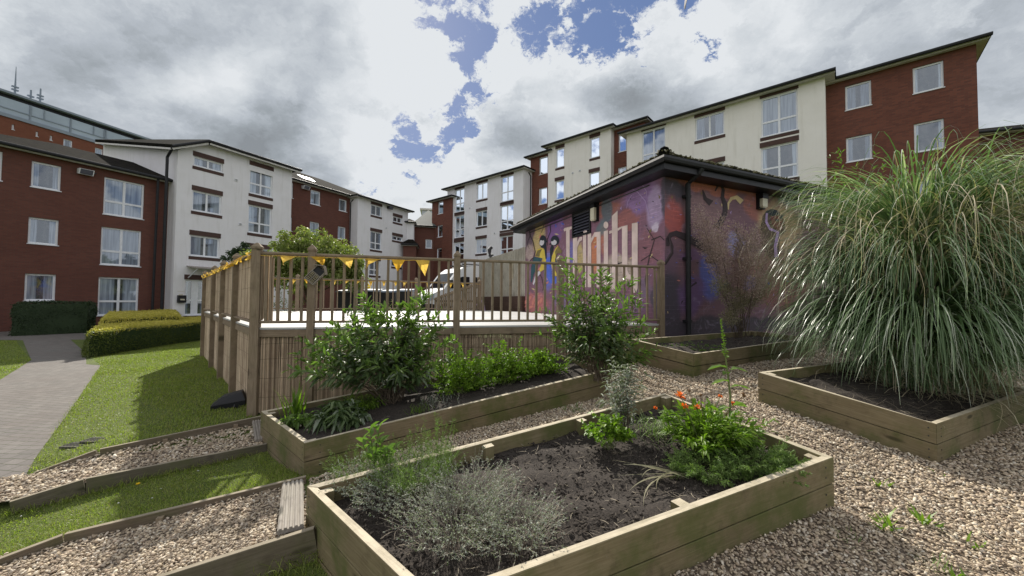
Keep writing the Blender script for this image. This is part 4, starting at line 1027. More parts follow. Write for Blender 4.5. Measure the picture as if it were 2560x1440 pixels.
M['muralL'] = mural('mural paint on the gable', PL, (.21, .085, .135), zL, [
 (110, 620, 40, 170, (.11, .07, .09), .9), (620, 430, 170, 60, (.36, .11, .05), .8), (180, 620, 40, 100, (.62, .47, .16), .95), (120, 720, 35, 60, (.55, .42, .36), .8), (290, 560, 60, 90, (.22, .09, .36), .9), (245, 850, 40, 130, (.11, .15, .55), .9),
 (140, 1060, 110, 70, (.52, .15, .13), .9), (400, 720, 30, 90, (.13, .15, .5), .8), (455, 760, 40, 110, (.60, .48, .16), .9), (555, 740, 35, 140, (.66, .22, .06), .9), (610, 640, 30, 120, (.50, .16, .07), .8), (690, 850, 160, 110, (.56, .47, .36), .85), (640, 420, 50, 110, (.06, .12, .14), .9), (600, 560, 40, 70, (.08, .17, .18), .8),
 (850, 330, 130, 120, (.29, .16, .38), .95), (960, 430, 60, 140, (.45, .34, .55), .8), (960, 545, 22, 30, (.75, .66, .8), .8), (760, 500, 90, 60, (.35, .10, .07), .8), (900, 690, 110, 130, (.24, .085, .10), .8), (1030, 330, 45, 190, (.025, .03, .05), .9), (1000, 1040, 90, 170, (.03, .03, .055), .9), (750, 1090, 170, 60, (.2, .10, .2), .8), (880, 960, 60, 80, (.17, .12, .2), .8), (350, 1050, 90, 80, (.17, .13, .26), .8)])
M['muralR'] = mural('mural paint on the long side', PRt, (.16, .07, .09), zR, [
 (150, 130, 110, 150, (.02, .022, .035), .95), (140, 400, 90, 160, (.42, .065, .04), .9), (120, 1130, 110, 330, (.018, .02, .035), .95), (130, 760, 70, 130, (.12, .06, .10), .8), (500, 130, 400, 90, (.42, .115, .045), .95), (380, 330, 170, 130, (.22, .12, .12), .9), (820, 300, 90, 130, (.35, .10, .05), .8),
 (1180, 210, 300, 120, (.20, .30, .42), .95), (1020, 480, 180, 190, (.50, .35, .16), .95), (660, 640, 90, 90, (.26, .26, .48), .9), (430, 880, 90, 230, (.08, .13, .52), .9), (280, 720, 100, 60, (.16, .07, .2), .8), (290, 1050, 130, 170, (.13, .06, .20), .9), (880, 760, 170, 170, (.035, .045, .075), .9), (1000, 900, 330, 260, (.26, .075, .05), .85), (780, 950, 60, 60, (.10, .13, .42), .8), (520, 1310, 700, 90, (.012, .013, .02), .97)])
mh = thing('painted_building', (MC.x, MC.y, -1.2), 'single storey building with colourful bird mural and mossy tiled roof', 'building')
ZT = 2.50; ZB = -1.4
lou = (*[min(a, b) for a, b in [(PL.hit(1432, 536)[0], PL.hit(1478, 581)[0])]], *[max(a, b) for a, b in [(PL.hit(1432, 536)[0], PL.hit(1478, 581)[0])]])
ls0, ls1 = lou[0], lou[1]; lz1 = PL.hit(1432, 534)[1]; lz0 = PL.hit(1478, 583)[1]
LL = (ML - MC).length
mb = MB(); wall(mb, PL, 0, LL, ZB, ZT, [(ls0, ls1, lz0, lz1)], .1); mb.build('gable_wall', M['muralL'], mh)
mb = MB(); wall(mb, PRt, 0, 7.5, ZB, ZT, []); mb.build('long_wall', M['muralR'], mh)
P3 = ML + (PR_end - MC); mb = MB()
for a, b in ((ML, P3), (P3, PR_end)): mb.poly([v3(a, ZB), v3(b, ZB), v3(b, ZT), v3(a, ZT)], [(0, ZB), ((b - a).length, ZB), ((b - a).length, ZT), (0, ZT)])
mb.build('rear_wall', M['brick'], mh)
# roof
ov = .34; c4 = [MC, PR_end, P3, ML]
e4 = []
cen = (MC + PR_end + P3 + ML) / 4
for i in range(4):
    a, b, c = c4[i - 1], c4[i], c4[(i + 1) % 4]; e1 = (b - a).normalized(); e2 = (c - b).normalized(); e4.append(b + e1 * ov - e2 * ov)
tp = math.tan(R(27)); hw = (LL + 2 * ov) / 2; apx = (e4[0] + e4[3]) / 2 + (e4[1] - e4[0]).normalized() * hw; apy = (e4[1] + e4[2]) / 2 - (e4[1] - e4[0]).normalized() * min(hw, 3.6)
ez = ZT + .10; az_ = ez + hw * tp
mb = MB()
def slope(a, b, q, p_, nrow=12):
    # stepped tile courses from the eave a-b to the ridge p_-q
    a, b, q, p_ = v3(a, ez), v3(b, ez), v3(q, az_), v3(p_, az_); rows = nrow
    for i in range(rows):
        t0, t1 = i / rows, (i + 1) / rows; A = a.lerp(p_, t0); B = b.lerp(q, t0); A1 = a.lerp(p_, t1); B1 = b.lerp(q, t1); up = Vector((0, 0, .028)); L_ = (B - A).length
        mb.poly([A + up, B + up, B1, A1], [(0, t0 * 3.6), (L_, t0 * 3.6), (L_, t1 * 3.6), (0, t1 * 3.6)]); mb.poly([A, B, B + up, A + up], [(0, 0), (L_, 0), (L_, .03), (0, .03)])
slope(e4[0], e4[1], apy, apx); slope(e4[1], e4[2], apy, apy); slope(e4[2], e4[3], apx, apy); slope(e4[3], e4[0], apx, apx)
mrf = mb.build('roof', M['tile'], mh)
mb = MB(); mb.poly([v3(p, ZT - .02) for p in e4][::-1])
for i in range(4): a, b = e4[i], e4[(i + 1) % 4]; mb.poly([v3(a, ZT - .14), v3(b, ZT - .14), v3(b, ez), v3(a, ez)])
mb.poly([v3(p, ZT - .14) for p in e4][::-1])
mb.build('eaves_board', M['black'], mrf)
mb = MB(); g_ = [e4[0].lerp(cen, -.012), e4[1].lerp(cen, -.012), e4[3].lerp(cen, -.012)]
mb.tube([v3(g_[2], ez - .07), v3(g_[0], ez - .07), v3(g_[1], ez - .07)], .062, 8); mb.build('gutter', M['gutter'], mrf)
# ragged tile noses and moss along the eaves
q = []
for a, b, n in ((e4[3], e4[0], 900), (e4[0], e4[1], 1100)):
    for k in range(n):
        t = random.random(); s = min(1, abs(random.gauss(0, .10))); p0 = a.lerp(b, t); p1 = (apx if t < .5 else apy) if a is e4[0] else apx; p = p0.lerp(p1, s); q.append((p.x, p.y, ez + .035 + s * (az_ - ez)))
for k in range(260):
    s = random.random() * .35; p = e4[0].lerp(apx, s); q.append((p.x + random.gauss(0, .05), p.y + random.gauss(0, .05), ez + .05 + s * (az_ - ez)))
q = np.array(q)
M['moss'] = leafmat('moss and lichen', (.02, .02, .014), (.12, .11, .045), .0, .95, (.26, .24, .19))
ms = pebbles('moss', q, rng.uniform(.014, .052, len(q)), M['moss'], None); ms.location = -origin(mrf); ms.parent = mrf
mb = MB()
for i in range(17):
    t = i / 17; p0 = v3(e4[0], ez).lerp(v3(apx, az_), t * .5); p1 = v3(e4[0], ez).lerp(v3(apx, az_), t * .5 + .036); mb.tube([p0 + Vector((0, 0, .05)), p1 + Vector((0, 0, .065))], .095, 8)
mb.build('hip_tiles', M['tile'], mrf)
# downpipe
dp, _ = PRt.hit(1712, 600); mb = MB(); mb.tube([PRt.at(dp + .02, ZT - .02, ov + .04), PRt.at(dp, ZT - .1, ov), PRt.at(dp - .01, ZT - .24, .09), PRt.at(dp, ZB + .2, .08)], .048, 10)
for z in (2.0, .8, -.4): pbox(mb, PRt, dp - .07, dp + .07, z, z + .05, .0, .1)
mb.build('downpipe', M['gutter'], mh)
# louvre
lv_ = MB(); 
for s0_, s1_, z0_, z1_ in ((ls0, ls0 + .06, lz0, lz1), (ls1 - .06, ls1, lz0, lz1), (ls0 + .06, ls1 - .06, lz0, lz0 + .05), (ls0 + .06, ls1 - .06, lz1 - .05, lz1)): pbox(lv_, PL, s0_, s1_, z0_, z1_, -.08, .03)
lf = lv_.build('vent', M['black'], mh); mb = MB(); nb = 8; M['louvre'] = plain('dusty louvre blades', (.10, .10, .13), .45)
for i in range(nb):
    z = lz0 + .07 + (lz1 - lz0 - .14) * i / (nb - 1); a = ls0 + .06; b = ls1 - .06
    mb.hexa([PL.at(a, z - .045, .02), PL.at(b, z - .045, .02), PL.at(b, z + .02, -.06), PL.at(a, z + .02, -.06)], [PL.at(a, z - .037, .02), PL.at(b, z - .037, .02), PL.at(b, z + .028, -.06), PL.at(a, z + .028, -.06)])
mb.build('louvre_blades', M['louvre'], lf); mb = MB(); pquad(mb, PL, ls0, ls1, lz0, lz1, -.095); mb.build('vent_back', M['black'], lf)
# wall lamps (unlit)
def wlamp(pl, u0, v0, u1, v1, lab):
    s0, z1 = pl.hit(u0, v0); s1, z0 = pl.hit(u1, v1); s0, s1 = min(s0, s1), max(s0, s1); w_ = .16; sm = (s0 + s1) / 2; h = abs(z1 - z0)
    b = mb = MB(); pbox(mb, pl, sm - .10, sm + .10, z0 - .02, z1 + .12, 0, .07); pbox(mb, pl, sm - .09, sm + .09, z1, z1 + .11, .07, .15)
    r = thing('wall_light', pl.at(sm, z0), lab, 'wall light', 'bulkhead lights on the painted building'); mb.build('housing', M['black'], r)
    mb = MB(); pbox(mb, pl, sm - .08, sm + .08, z0 + .02, z1 - .004, .07, .135); pbox(mb, pl, sm - .06, sm + .06, z0, z0 + .02, .07, .125); d = mb.build('diffuser', M['cream'], r)
wlamp(PL, 1484, 524, 1500, 550, 'cream and black bulkhead light beside the louvred vent')
wlamp(PRt, 1884, 497, 1911, 524, 'cream and black bulkhead light above the painted dark bird on the right')
mb = MB(); 
a_ = PL.hit(1497, 520); b_ = PL.hit(1415, 560)
mb.tube([PL.at(a_[0], a_[1], .02), PL.at(a_[0], 2.28, .02), PL.at(PL.hit(1325, 590)[0], 2.28, .02)], .012, 5); mb.tube([PL.at(a_[0] , 2.28, .02), PL.at(.4, 2.30, .02)], .012, 5); mb.build('cable', M['blackmetal'], mh)

def flatpaint(name, c, var=.12): return plain(name, c, .7, 0, var, 4)
FP = {'letter': flatpaint('letter paint', (.66, .53, .49)), 'dark': flatpaint('black bird paint', (.022, .028, .04)), 'white': flatpaint('white bird paint', (.60, .58, .62)), 'yel': flatpaint('yellow bird paint', (.62, .48, .08)),
      'teal': flatpaint('teal wing paint', (.035, .09, .11)), 'blue': flatpaint('blue paint', (.09, .15, .58)), 'branch': flatpaint('painted branch', (.05, .035, .04)), 'cream': flatpaint('cream paint', (.58, .45, .25)), 'red': flatpaint('red face paint', (.17, .045, .045)), 'olive': flatpaint('olive paint', (.20, .16, .06)), 'pink': flatpaint('pink petal paint', (.58, .22, .18)), 'lil': flatpaint('lilac paint', (.40, .28, .50))}
def paint(pl, zf, polys, m, name, o=.004, parent=None, th=.003):
    mb = MB()
    for P in polys:
        q = [pl.hit(*zf(x, y)) for x, y in P]
        ar = sum(q[i][0] * q[(i + 1) % len(q)][1] - q[(i + 1) % len(q)][0] * q[i][1] for i in range(len(q)))
        # triangulate through bmesh for concave outlines
        mb.poly([pl.at(s, z, o + th) for s, z in q])
    ob = mb.build(name, FP[m], parent or mh)
    bm = bmesh.new(); bm.from_mesh(ob.data); bmesh.ops.triangulate(bm, faces=bm.faces[:], ngon_method='EAR_CLIP'); bm.to_mesh(ob.data); bm.free()
    return ob
def ell(x, y, rx, ry, n=18, rot=0):
    c, s = math.cos(rot), math.sin(rot); return [(x + rx * math.cos(a) * c - ry * math.sin(a) * s, y + rx * math.cos(a) * s + ry * math.sin(a) * c) for a in [2 * math.pi * k / n for k in range(n)]]
def stroke(pts, w0, w1):
    L_, R_ = [], []
    for i, (x, y) in enumerate(pts):
        a = pts[max(0, i - 1)]; b = pts[min(len(pts) - 1, i + 1)]; dx, dy = b[0] - a[0], b[1] - a[1]; l = math.hypot(dx, dy) or 1; w_ = w0 + (w1 - w0) * i / (len(pts) - 1)
        L_.append((x - dy / l * w_, y + dx / l * w_)); R_.append((x + dy / l * w_, y - dx / l * w_))
    return L_ + R_[::-1]
LET = {
 'T': [[(345, 572), (352, 560), (402, 548), (400, 566), (386, 572), (386, 900), (390, 960), (360, 960), (364, 900), (362, 577), (352, 583)]],
 'r': [[(408, 624), (437, 616), (437, 950), (408, 950)], [(437.5, 650), (452, 622), (470, 618), (468, 640), (452, 652), (437.5, 690)]],
 'i': [[(475, 606), (497, 600), (497, 955), (475, 955)], [(476, 580), (490, 572), (503, 580), (500, 596), (480, 598)]],
 'n': [[(506, 602), (530, 594), (530, 955), (506, 955)], [(530.5, 628), (552, 588), (592, 584), (592, 955), (566, 955), (566, 618), (550, 620), (530.5, 660)]],
 'i2': [[(614, 582), (642, 575), (642, 965), (614, 965)], ell(628, 540, 16, 23)],
 't': [[(668, 480), (706, 444), (706, 970), (668, 970)], [(650, 580), (667.5, 575), (667.5, 592), (650, 600)], [(706.5, 562), (736, 548), (736, 560), (706.5, 580)]],
 'y': [[(735, 550), (772, 540), (772, 840), (782, 868), (800.5, 872), (800.5, 905), (775, 900), (748, 884), (735, 850)], [(801, 530), (840, 522), (840, 960), (830, 990), (806, 992), (801, 960)]]}
for k, P in LET.items(): paint(PL, zL, P, 'letter', 'painted_letter', .006)
zB = lambda x, y: (1180 + x / 4.8, 560 + y / 4.8)
def bird(mir, lab, parts):
    r0 = None
    for m, P, o in parts:
        if r0 is None: r0 = paint(PL, zB, P, m, 'painted_bird', o); 
        else: x = paint(PL, zB, P, m, 'painted_feathers', o, r0)
bird(0, '', [('teal', [[(740, 395), (850, 410), (800, 480), (745, 600), (718, 700), (705, 700), (712, 520)]], .004),
 ('yel', [[(795, 300), (850, 285), (888, 330), (892, 470), (870, 545), (800, 592), (835, 480), (850, 412), (760, 388), (775, 330)]], .008),
 ('olive', [[(762, 385), (790, 320), (845, 300), (820, 350), (815, 395)]], .011),
 ('dark', [ell(855, 212, 42, 78), [(870, 270), (895, 240), (898, 420), (888, 420)], [(892, 195), (915, 212), (892, 222)]], .013), ('white', [ell(845, 222, 27, 38, 16, .3), [(735, 715), (770, 600), (815, 560), (830, 590), (790, 640), (745, 735)]], .016), ('dark', [ell(852, 188, 16, 12)], .019)])
bird(1, '', [('teal', [[(1000, 420), (1060, 380), (1100, 440), (1105, 660), (1060, 640), (1035, 560)]], .004), ('blue', [[(890, 410), (942, 390), (948, 560), (975, 680), (960, 720), (925, 690), (905, 640)], [(990, 620), (1040, 650), (1030, 700), (1000, 720)]], .005),
 ('yel', [[(1005, 290), (1040, 262), (1078, 320), (1030, 350), (1000, 420), (1002, 560), (1040, 635), (1000, 620), (970, 560), (952, 470), (965, 380)]], .008), ('olive', [[(1040, 265), (1085, 325), (1075, 350), (1030, 352), (1010, 400), (1000, 330)]], .011),
 ('dark', [ell(1000, 200, 50, 62), [(945, 470), (940, 300), (965, 240), (985, 280), (960, 380), (955, 480)], [(955, 225), (925, 245), (955, 250)]], .013), ('white', [ell(990, 222, 34, 32, 16, -.4)], .016), ('dark', [ell(972, 195, 16, 13)], .019)])
for P, m in (([stroke([(690, 60), (700, 140), (735, 210), (760, 330), (735, 420), (715, 520)], 6, 3), stroke([(700, 140), (665, 230), (690, 300)], 4, 2), stroke([(940, 10), (945, 90), (905, 190), (910, 260)], 5, 3), stroke([(860, 10), (855, 60), (830, 110)], 4, 2), stroke([(800, 590), (840, 640), (860, 760), (850, 800)], 5, 3), stroke([(690, 460), (710, 430), (735, 405)], 8, 3)], 'branch'),
             ([ell(640, 940, 40, 18, 14, -.6), ell(690, 900, 45, 16, 14, -1), ell(740, 930, 45, 16, 14, -1.3), ell(790, 960, 45, 16, 14, -1), ell(700, 1000, 45, 14, 14, -.4), ell(760, 880, 30, 12, 14, -.9), ell(830, 920, 40, 16, 14, -1.2), ell(620, 1000, 40, 12, 12, -.5)], 'pink')):
    paint(PL, zB, P, m, 'painted_branch' if m == 'branch' else 'painted_petals', .0065)
paint(PL, zL, [stroke([(905, 1010), (890, 900), (915, 760), (950, 640), (900, 560)], 5, 2), stroke([(1015, 800), (1065, 720), (1050, 620)], 5, 4), stroke([(930, 640), (990, 615), (1016, 640)], 4, 3), stroke([(860, 780), (920, 740), (990, 790)], 3, 3), stroke([(700, 800), (735, 790)], 5, 2), stroke([(660, 820), (690, 800), (710, 798)], 6, 4)], 'branch', 'painted_branch')
paint(PL, zL, [stroke([(720, 310), (760, 290), (830, 310), (890, 380), (915, 470)], 4, 2), stroke([(800, 340), (775, 380), (765, 430)], 3, 1), stroke([(870, 270), (900, 320), (895, 360)], 3, 1)], 'lil', 'painted_petals')
paint(PRt, zR, [stroke([(95, 640), (95, 580), (120, 545), (160, 535), (225, 560), (330, 610), (430, 670), (520, 730)], 12, 40), stroke([(100, 570), (130, 640), (132, 700), (75, 790)], 14, 6), stroke([(482, 190), (500, 150), (530, 138), (548, 180), (540, 240), (565, 300), (562, 370), (530, 440), (490, 480)], 5, 26), stroke([(380, 180), (400, 250), (450, 290)], 4, 26), ell(445, 750, 45, 32), stroke([(700, 560), (660, 640), (655, 720)], 5, 5), stroke([(650, 500), (690, 600), (730, 680)], 4, 7), stroke([(270, 980), (330, 935)], 3, 9)], 'branch', 'painted_branch')
paint(PRt, zR, [stroke([(590, 340), (590, 290), (615, 250), (655, 240), (700, 280)], 4, 22)], 'cream', 'painted_petals')
paint(PRt, zR, [[(500, 1020), (520, 970), (580, 930), (600, 950), (560, 990)]], 'teal', 'painted_feathers')
FP['brown'] = flatpaint('brown bird paint', (.10, .07, .05))
rb = paint(PRt, zR, [[(870, 400), (900, 350), (950, 335), (1000, 350), (1040, 420), (1060, 520), (1010, 560), (1000, 760), (940, 760), (860, 640), (850, 500)]], 'brown', 'painted_bird', .006)
paint(PRt, zR, [[(890, 360), (930, 338), (980, 345), (1015, 385), (950, 395), (905, 375)], [(1000, 400), (1050, 380), (1010, 425)], ell(985, 428, 16, 12)], 'dark', 'painted_feathers', .012, rb)
paint(PRt, zR, [[(930, 395), (1010, 390), (1040, 440), (1030, 500), (985, 510), (945, 460)]], 'red', 'painted_feathers', .009, rb)
paint(PRt, zR, [stroke([(900, 370), (895, 440), (925, 500), (990, 525), (970, 640), (975, 730)], 9, 14)], 'lil', 'painted_feathers', .015, rb)

# scattered painted leaves, petals and highlights give the mural its fine detail
rs_ = random.Random(4)
for pl_, zf_, n_, (x0_, x1_, y0_, y1_), cols_ in ((PL, zL, 150, (120, 1000, 330, 1080), ('lil', 'pink', 'blue', 'cream', 'branch', 'olive')), (PRt, zR, 120, (90, 1150, 100, 1200), ('lil', 'blue', 'cream', 'branch', 'olive', 'pink'))):
    by = {c: [] for c in cols_}
    for k in range(n_):
        x, y = rs_.uniform(x0_, x1_), rs_.uniform(y0_, y1_)
        if zf_ is zL and (y < 640 - .36 * x or 340 < x < 850 and 440 < y < 1000 and rs_.random() < .9 or y < 470 and 380 < x < 620): continue
        if zf_ is zR and (215 < x < 255 or y < 110 + .12 * x or 780 < x < 1060 and 190 < y < 780): continue
        L1 = rs_.uniform(14, 40); a1 = rs_.uniform(0, 6.28); dx, dy = math.cos(a1) * L1, math.sin(a1) * L1; b1_ = rs_.uniform(-.3, .3)
        by[rs_.choice(cols_)].append([(x, y), (x + dx * .5 - dy * (.16 + b1_), y + dy * .5 + dx * (.16 + b1_)), (x + dx, y + dy), (x + dx * .5 + dy * (.16 - b1_), y + dy * .5 - dx * (.16 - b1_))])
    for c, P in by.items():
        if P: paint(pl_, zf_, P, c, 'painted_petals', .0052, None, .001)['kind'] = 'stuff'
# ------------------------------------------------------------------ slatted fence on a low painted wall
FE = ML + (ML - MC).normalized() * 5.6; PFn = pl_from(ML, FE)
fr = thing('slatted_fence', v3(ML, -.4), 'tall vertical slatted timber fence beside the painted building', 'fence')
LFn = (FE - ML).length; zt0 = .14
ns = 36
mb = MB()
for i in range(ns):
    s = (i + .5) / ns * LFn; tbar(mb, PFn.at(s, zt0, 0), PFn.at(s, 1.86 + random.uniform(-.012, .012), 0), .118, .02, v3(PFn.n, 0))
mb.build('slats', M['slatgrey'], fr)
mb = MB(); pbox(mb, PFn, 0, LFn, zt0 + .02, 1.80, -.05, -.038); mb.build('backing_board', M['wood'], fr)
for z in (.3, 1.0, 1.6): mb = MB(); tbar(mb, PFn.at(0, z, -.08), PFn.at(LFn, z, -.08), .04, .08); mb.build('rail', M['wood'], fr)
s_, z_ = PFn.hit(1279, 677); mb = MB(); pbox(mb, PFn, s_ - .22, s_ + .22, z_ - .30, z_ + .28, .012, .022); mb.build('patch_board', M['bedtop'], fr)
M['lowwall'] = brickmat('dark brown painted brick', (.085, .05, .038), (.06, .036, .03), (.05, .03, .028))
lw = thing('low_wall', v3(ML, -1.2), 'low brown painted wall under the slatted fence', 'wall')
mb = MB(); pbox(mb, PFn, 0.01, LFn, -1.3, zt0 - .004, -.11, .11); mb.build('wall', M['lowwall'], lw)
zW = zB
paint(PFn.off(.112), zW, [stroke([(60, 900), (90, 880), (140, 960), (150, 1050)], 3, 12), stroke([(30, 1040), (60, 960), (110, 940)], 3, 5)], 'lil', 'painted_swirl', .0, lw)
# stepped picket fence beyond the deck
pk = thing('picket_fence', v3(DR, DZ), 'sloping close boarded picket fence beyond the deck', 'fence')
A0 = Vector(W(1086, 745, 15.6)[:2]); A1 = Vector(W(1192, 700, 14.9)[:2]); pl = pl_from(A0, A1); L_ = (A1 - A0).length; n = 20; mb = MB()
for i in range(n):
    t = (i + .5) / n; tbar(mb, pl.at(t * L_, -.45), pl.at(t * L_, .07 + .62 * t + random.uniform(-.01, .01)), .07, .02, v3(pl.n, 0))
mb.build('pickets', M['wood'], pk); mb = MB(); tbar(mb, pl.at(0, .0, .03), pl.at(L_, .58, .03), .04, .07); mb.build('rail', M['wood'], pk); post(Vector((A1.x + .08, A1.y)), -.5, .78, .1, True, pk)
# ------------------------------------------------------------------ apartment buildings
AL, AR = 27.5, -48.9
def XY(u, Y): p = W(u, 750, Y); return (p.x, p.y)
def S(pl, u, v=600): return pl.hit(u, v)[0]
PA = Plane(XY(310, 20.6), AL); PB = Plane(XY(515, 23.1), AL); PC = Plane(XY(790, 31.6), AL); PD = Plane(XY(930, 35.5), AL)
G1 = 'apartment blocks on the left side'; G2 = 'apartment blocks on the right side'
def ht(pl, u, v): return pl.hit(u, v)[1]
# A: red three storey wing
zA = ht(PA, 205, 407)
bA, rA = building('brick_building', 'red brick three storey wing with mossy dark roof at far left', 'building', G1, PA, S(PA, -260), S(PA, 411) + 6, zA, 10, 'brick',
  [((-75, 362, 4, 452), 'sq'), ((80, 401, 151.5, 478.5), 'sq'), ((72, 541.5, 145, 614), 'sq'), ((63, 683.5, 138, 752), 'sq'), ((-90, 520, -10, 610), 'sq'), ((261.4, 441.5, 358.6, 549), 'four'), ((254, 566, 351, 667), 'four'), ((247, 692, 345, 787), 'four')], pitch=19, over=.4)
# B: white four storey block with a raked corner
sB0, sB1 = S(PB, 437), S(PB, 726); zB0 = ht(PB, 437, 372); zB1 = ht(PB, 505, 357); sBk = S(PB, 505)
bB, rB = building('rendered_building', 'white rendered four storey block with glass porch and black letter box by its door', 'building', G1, PB, sB0, sB1, zB0, 11, 'render',
  [((484.6, 389.5, 557, 432), 'two'), ((481.8, 475, 553, 538), 'two'), ((475.7, 587, 548, 645), 'two'), ((463, 699, 512, 787), 'door'), ((625.5, 412, 680.5, 495), 'four'), ((622, 511, 678, 588.5), 'four'), ((619, 618, 675, 690), 'four'), ((616, 715, 672, 780), 'four')], bands=True, roof=None)
# raise the wall from the raked corner to the eaves
mb = MB(); P = [(sB0, zB0), (sB1, zB0), (sB1, zB1), (sBk, zB1)]
mb.poly([PB.at(s, z) for s, z in P], P); zb2 = zB0 + 2.3
mb.poly([PB.at(sB1, zB0, 0), PB.at(sB1, zB0, -11), PB.at(sB1, zB1 + .5, -11), PB.at(sB1, zB1, 0)], [(0, zB0), (11, zB0), (11, zB1), (0, zB1)])
mb.poly([PB.at(sB0, zB0, 0), PB.at(sB0, zB0, -11), PB.at(sB0, zb2, -11)], [(0, zB0), (11, zB0), (11, zb2)]); mb.build('wall', M['render'], bB)
o_ = .42
def slabroof(b, pts, th=.16, m='tile'):
    r = MB(); up = Vector((0, 0, th)); r.poly([p + up for p in pts]); r.poly([p for p in pts][::-1]); n = len(pts)
    for i in range(n): a, c = pts[i], pts[(i + 1) % n]; r.poly([a, c, c + up, a + up])
    return r.build('roof', M[m], b)
roofB = [PB.at(sB0 - o_, zB0 - .08, o_), PB.at(sBk, zB1 + .03, o_), PB.at(sB1 + o_, zB1 + .03, o_), PB.at(sB1 + o_, zB1 + 1.2, -6), PB.at(sB1 + o_, zB1 + .6, -11), PB.at(sB0 - o_, zb2 + .05, -11)]
rf = slabroof(bB, roofB)
mb = MB(); mb.tube([PB.at(sB0 - o_, zB0 - .02, o_ + .05), PB.at(sBk, zB1 + .09, o_ + .05), PB.at(sB1 + o_, zB1 + .09, o_ + .05)], .085, 8); mb.build('gutter', M['gutter'], rf)
mb = MB()
for a, c in ((roofB[0], roofB[1]), (roofB[1], roofB[2]), (roofB[5], roofB[0])):
    mb.bar(a.lerp(c, .01) + Vector((0, 0, -.09)), a.lerp(c, .99) + Vector((0, 0, -.09)), .05, .10)
mb.build('soffit', M['soffit'], rf)
mb = MB(); mb.tube([PB.at(sB0 - .38, zB0 - .05, .40), PB.at(sB0 - .36, zB0 - .5, -.30), PB.at(sB0 - .36, -2, -.30)], .075, 8); mb.tube([PB.at(sB0 - .62, zA, -.6), PB.at(sB0 - .62, -2, -.72)], .06, 8); mb.build('downpipe', M['gutter'], bB)
# porch, letter box and plate
a_, z_ = PB.hit(466, 664); c_, _ = PB.hit(540, 668)
po = MB(); po.hexa([PB.at(a_, z_ - .03, 0), PB.at(c_, z_ - .03, 0), PB.at(c_, z_ - .20, 1.2), PB.at(a_, z_ - .20, 1.2)], [PB.at(a_, z_, 0), PB.at(c_, z_, 0), PB.at(c_, z_ - .17, 1.2), PB.at(a_, z_ - .17, 1.2)])
pc = po.build('porch_canopy', M['greywood'], bB); mb = MB()
for s in (a_ + .1, c_ - .1): mb.tube([PB.at(s, z_ - .7, .02), PB.at(s, z_ - .2, 1.1)], .03, 6); mb.tube([PB.at(s, z_ - .04, .02), PB.at(s, z_ - .2, 1.1)], .03, 6)
mb.build('bracket', M['upvc'], pc)
s_, z_ = PB.hit(452.5, 747); mb = MB(); pbox(mb, PB, s_ - .19, s_ + .19, z_ - .22, z_ + .2, .0, .17); lb = mb.build('letter_box', M['black'], bB); mb = MB(); pbox(mb, PB, s_ - .1, s_ + .1, z_ - .08, z_ + .0, .171, .18); mb.build('label_plate', M['cream'], lb)
s_, z_ = PB.hit(452.5, 724); mb = MB(); pbox(mb, PB, s_ - .17, s_ + .17, z_ - .11, z_ - .085, .0, .01); pbox(mb, PB, s_ - .1, s_ + .1, z_ - .42, z_ - .26, .0, .01); mb.build('number_plate', M['cream'], bB)
# C: red wing
zC = ht(PC, 805, 472)
bC, rC = building('brick_building', 'red brick wing between the two white rendered blocks on the left', 'building', G1, PC, S(PC, 727) - 6, S(PC, 884) + 5, zC, 10, 'brick',
  [((722, 455, 733, 496), 'sq'), ((777, 473, 801, 515), 'sq'), ((848, 496, 867, 530.5), 'sq'), ((720, 542, 730, 578), 'sq'), ((775, 553, 798, 595), 'sq'), ((845, 565, 864, 600), 'sq'), ((770, 628, 795, 668), 'sq'), ((842, 632, 861, 667), 'sq')], pitch=24, over=.4)
mb = MB()
for u in (795, 806):
    s, z = PC.hit(u, 448); mb.hexa([PC.at(s - .4, zC + .75, -1.3), PC.at(s + .3, zC + .75, -1.3), PC.at(s + .3, zC + 1.2, -2.2), PC.at(s - .4, zC + 1.2, -2.2)], [PC.at(s - .4, zC + .87, -1.3), PC.at(s + .3, zC + .87, -1.3), PC.at(s + .3, zC + 1.32, -2.2), PC.at(s - .4, zC + 1.32, -2.2)])
mb.build('roof_light', M['clad2'], bC)
# D: white block
OPEN = True
zD = ht(PD, 955, 509)
bD, rD = building('rendered_building', 'farther white rendered block on the left with small open window', 'building', G1, PD, S(PD, 893), S(PD, 1019), zD, 9, 'render',
  [((928, 510, 954, 542.6), 'two'), ((983, 540, 1005, 559), 'two'), ((926.5, 577, 953.6, 626.5), 'four'), ((981, 588.6, 1006, 604), 'two'), ((924, 650, 950, 689), 'four'), ((979, 650, 1003, 668), 'two')], bands=True, pitch=10, over=.4)
downpipe(bD, PD, S(PD, 893) - .02, -2, zD - .2, -.9)
# E: red blocks and grey roof in the gap
PE = Plane(XY(1055, 41), 76)
bE, rE = building('brick_building', 'low red brick block with grey green roof in the gap between the terraces', 'building', None, PE, S(PE, 1034), S(PE, 1110), ht(PE, 1058, 566), 7, 'brick', [((1064, 598, 1080, 621), 'sq'), ((1093, 622, 1106, 650), 'sq')], pitch=33, over=.3, roofm=M['slate'])
PE2 = Plane(XY(1026, 39.5), 80)
bE2, rE2 = building('rendered_building', 'narrow white rendered gable end beside the grey green roof', 'building', None, PE2, S(PE2, 1000), S(PE2, 1034), ht(PE2, 1026, 556), 5, 'render', [], pitch=16, over=.2)
PE3 = Plane(XY(1028, 38.5), 80)
bE3, rE3 = building('brick_building', 'small dark brick lean-to with tiled roof below the white gable end', 'building', None, PE3, S(PE3, 1008), S(PE3, 1040), ht(PE3, 1028, 612), 3, 'brick', [], pitch=26, over=.2)
PE4 = Plane(XY(1065, 60), 80)
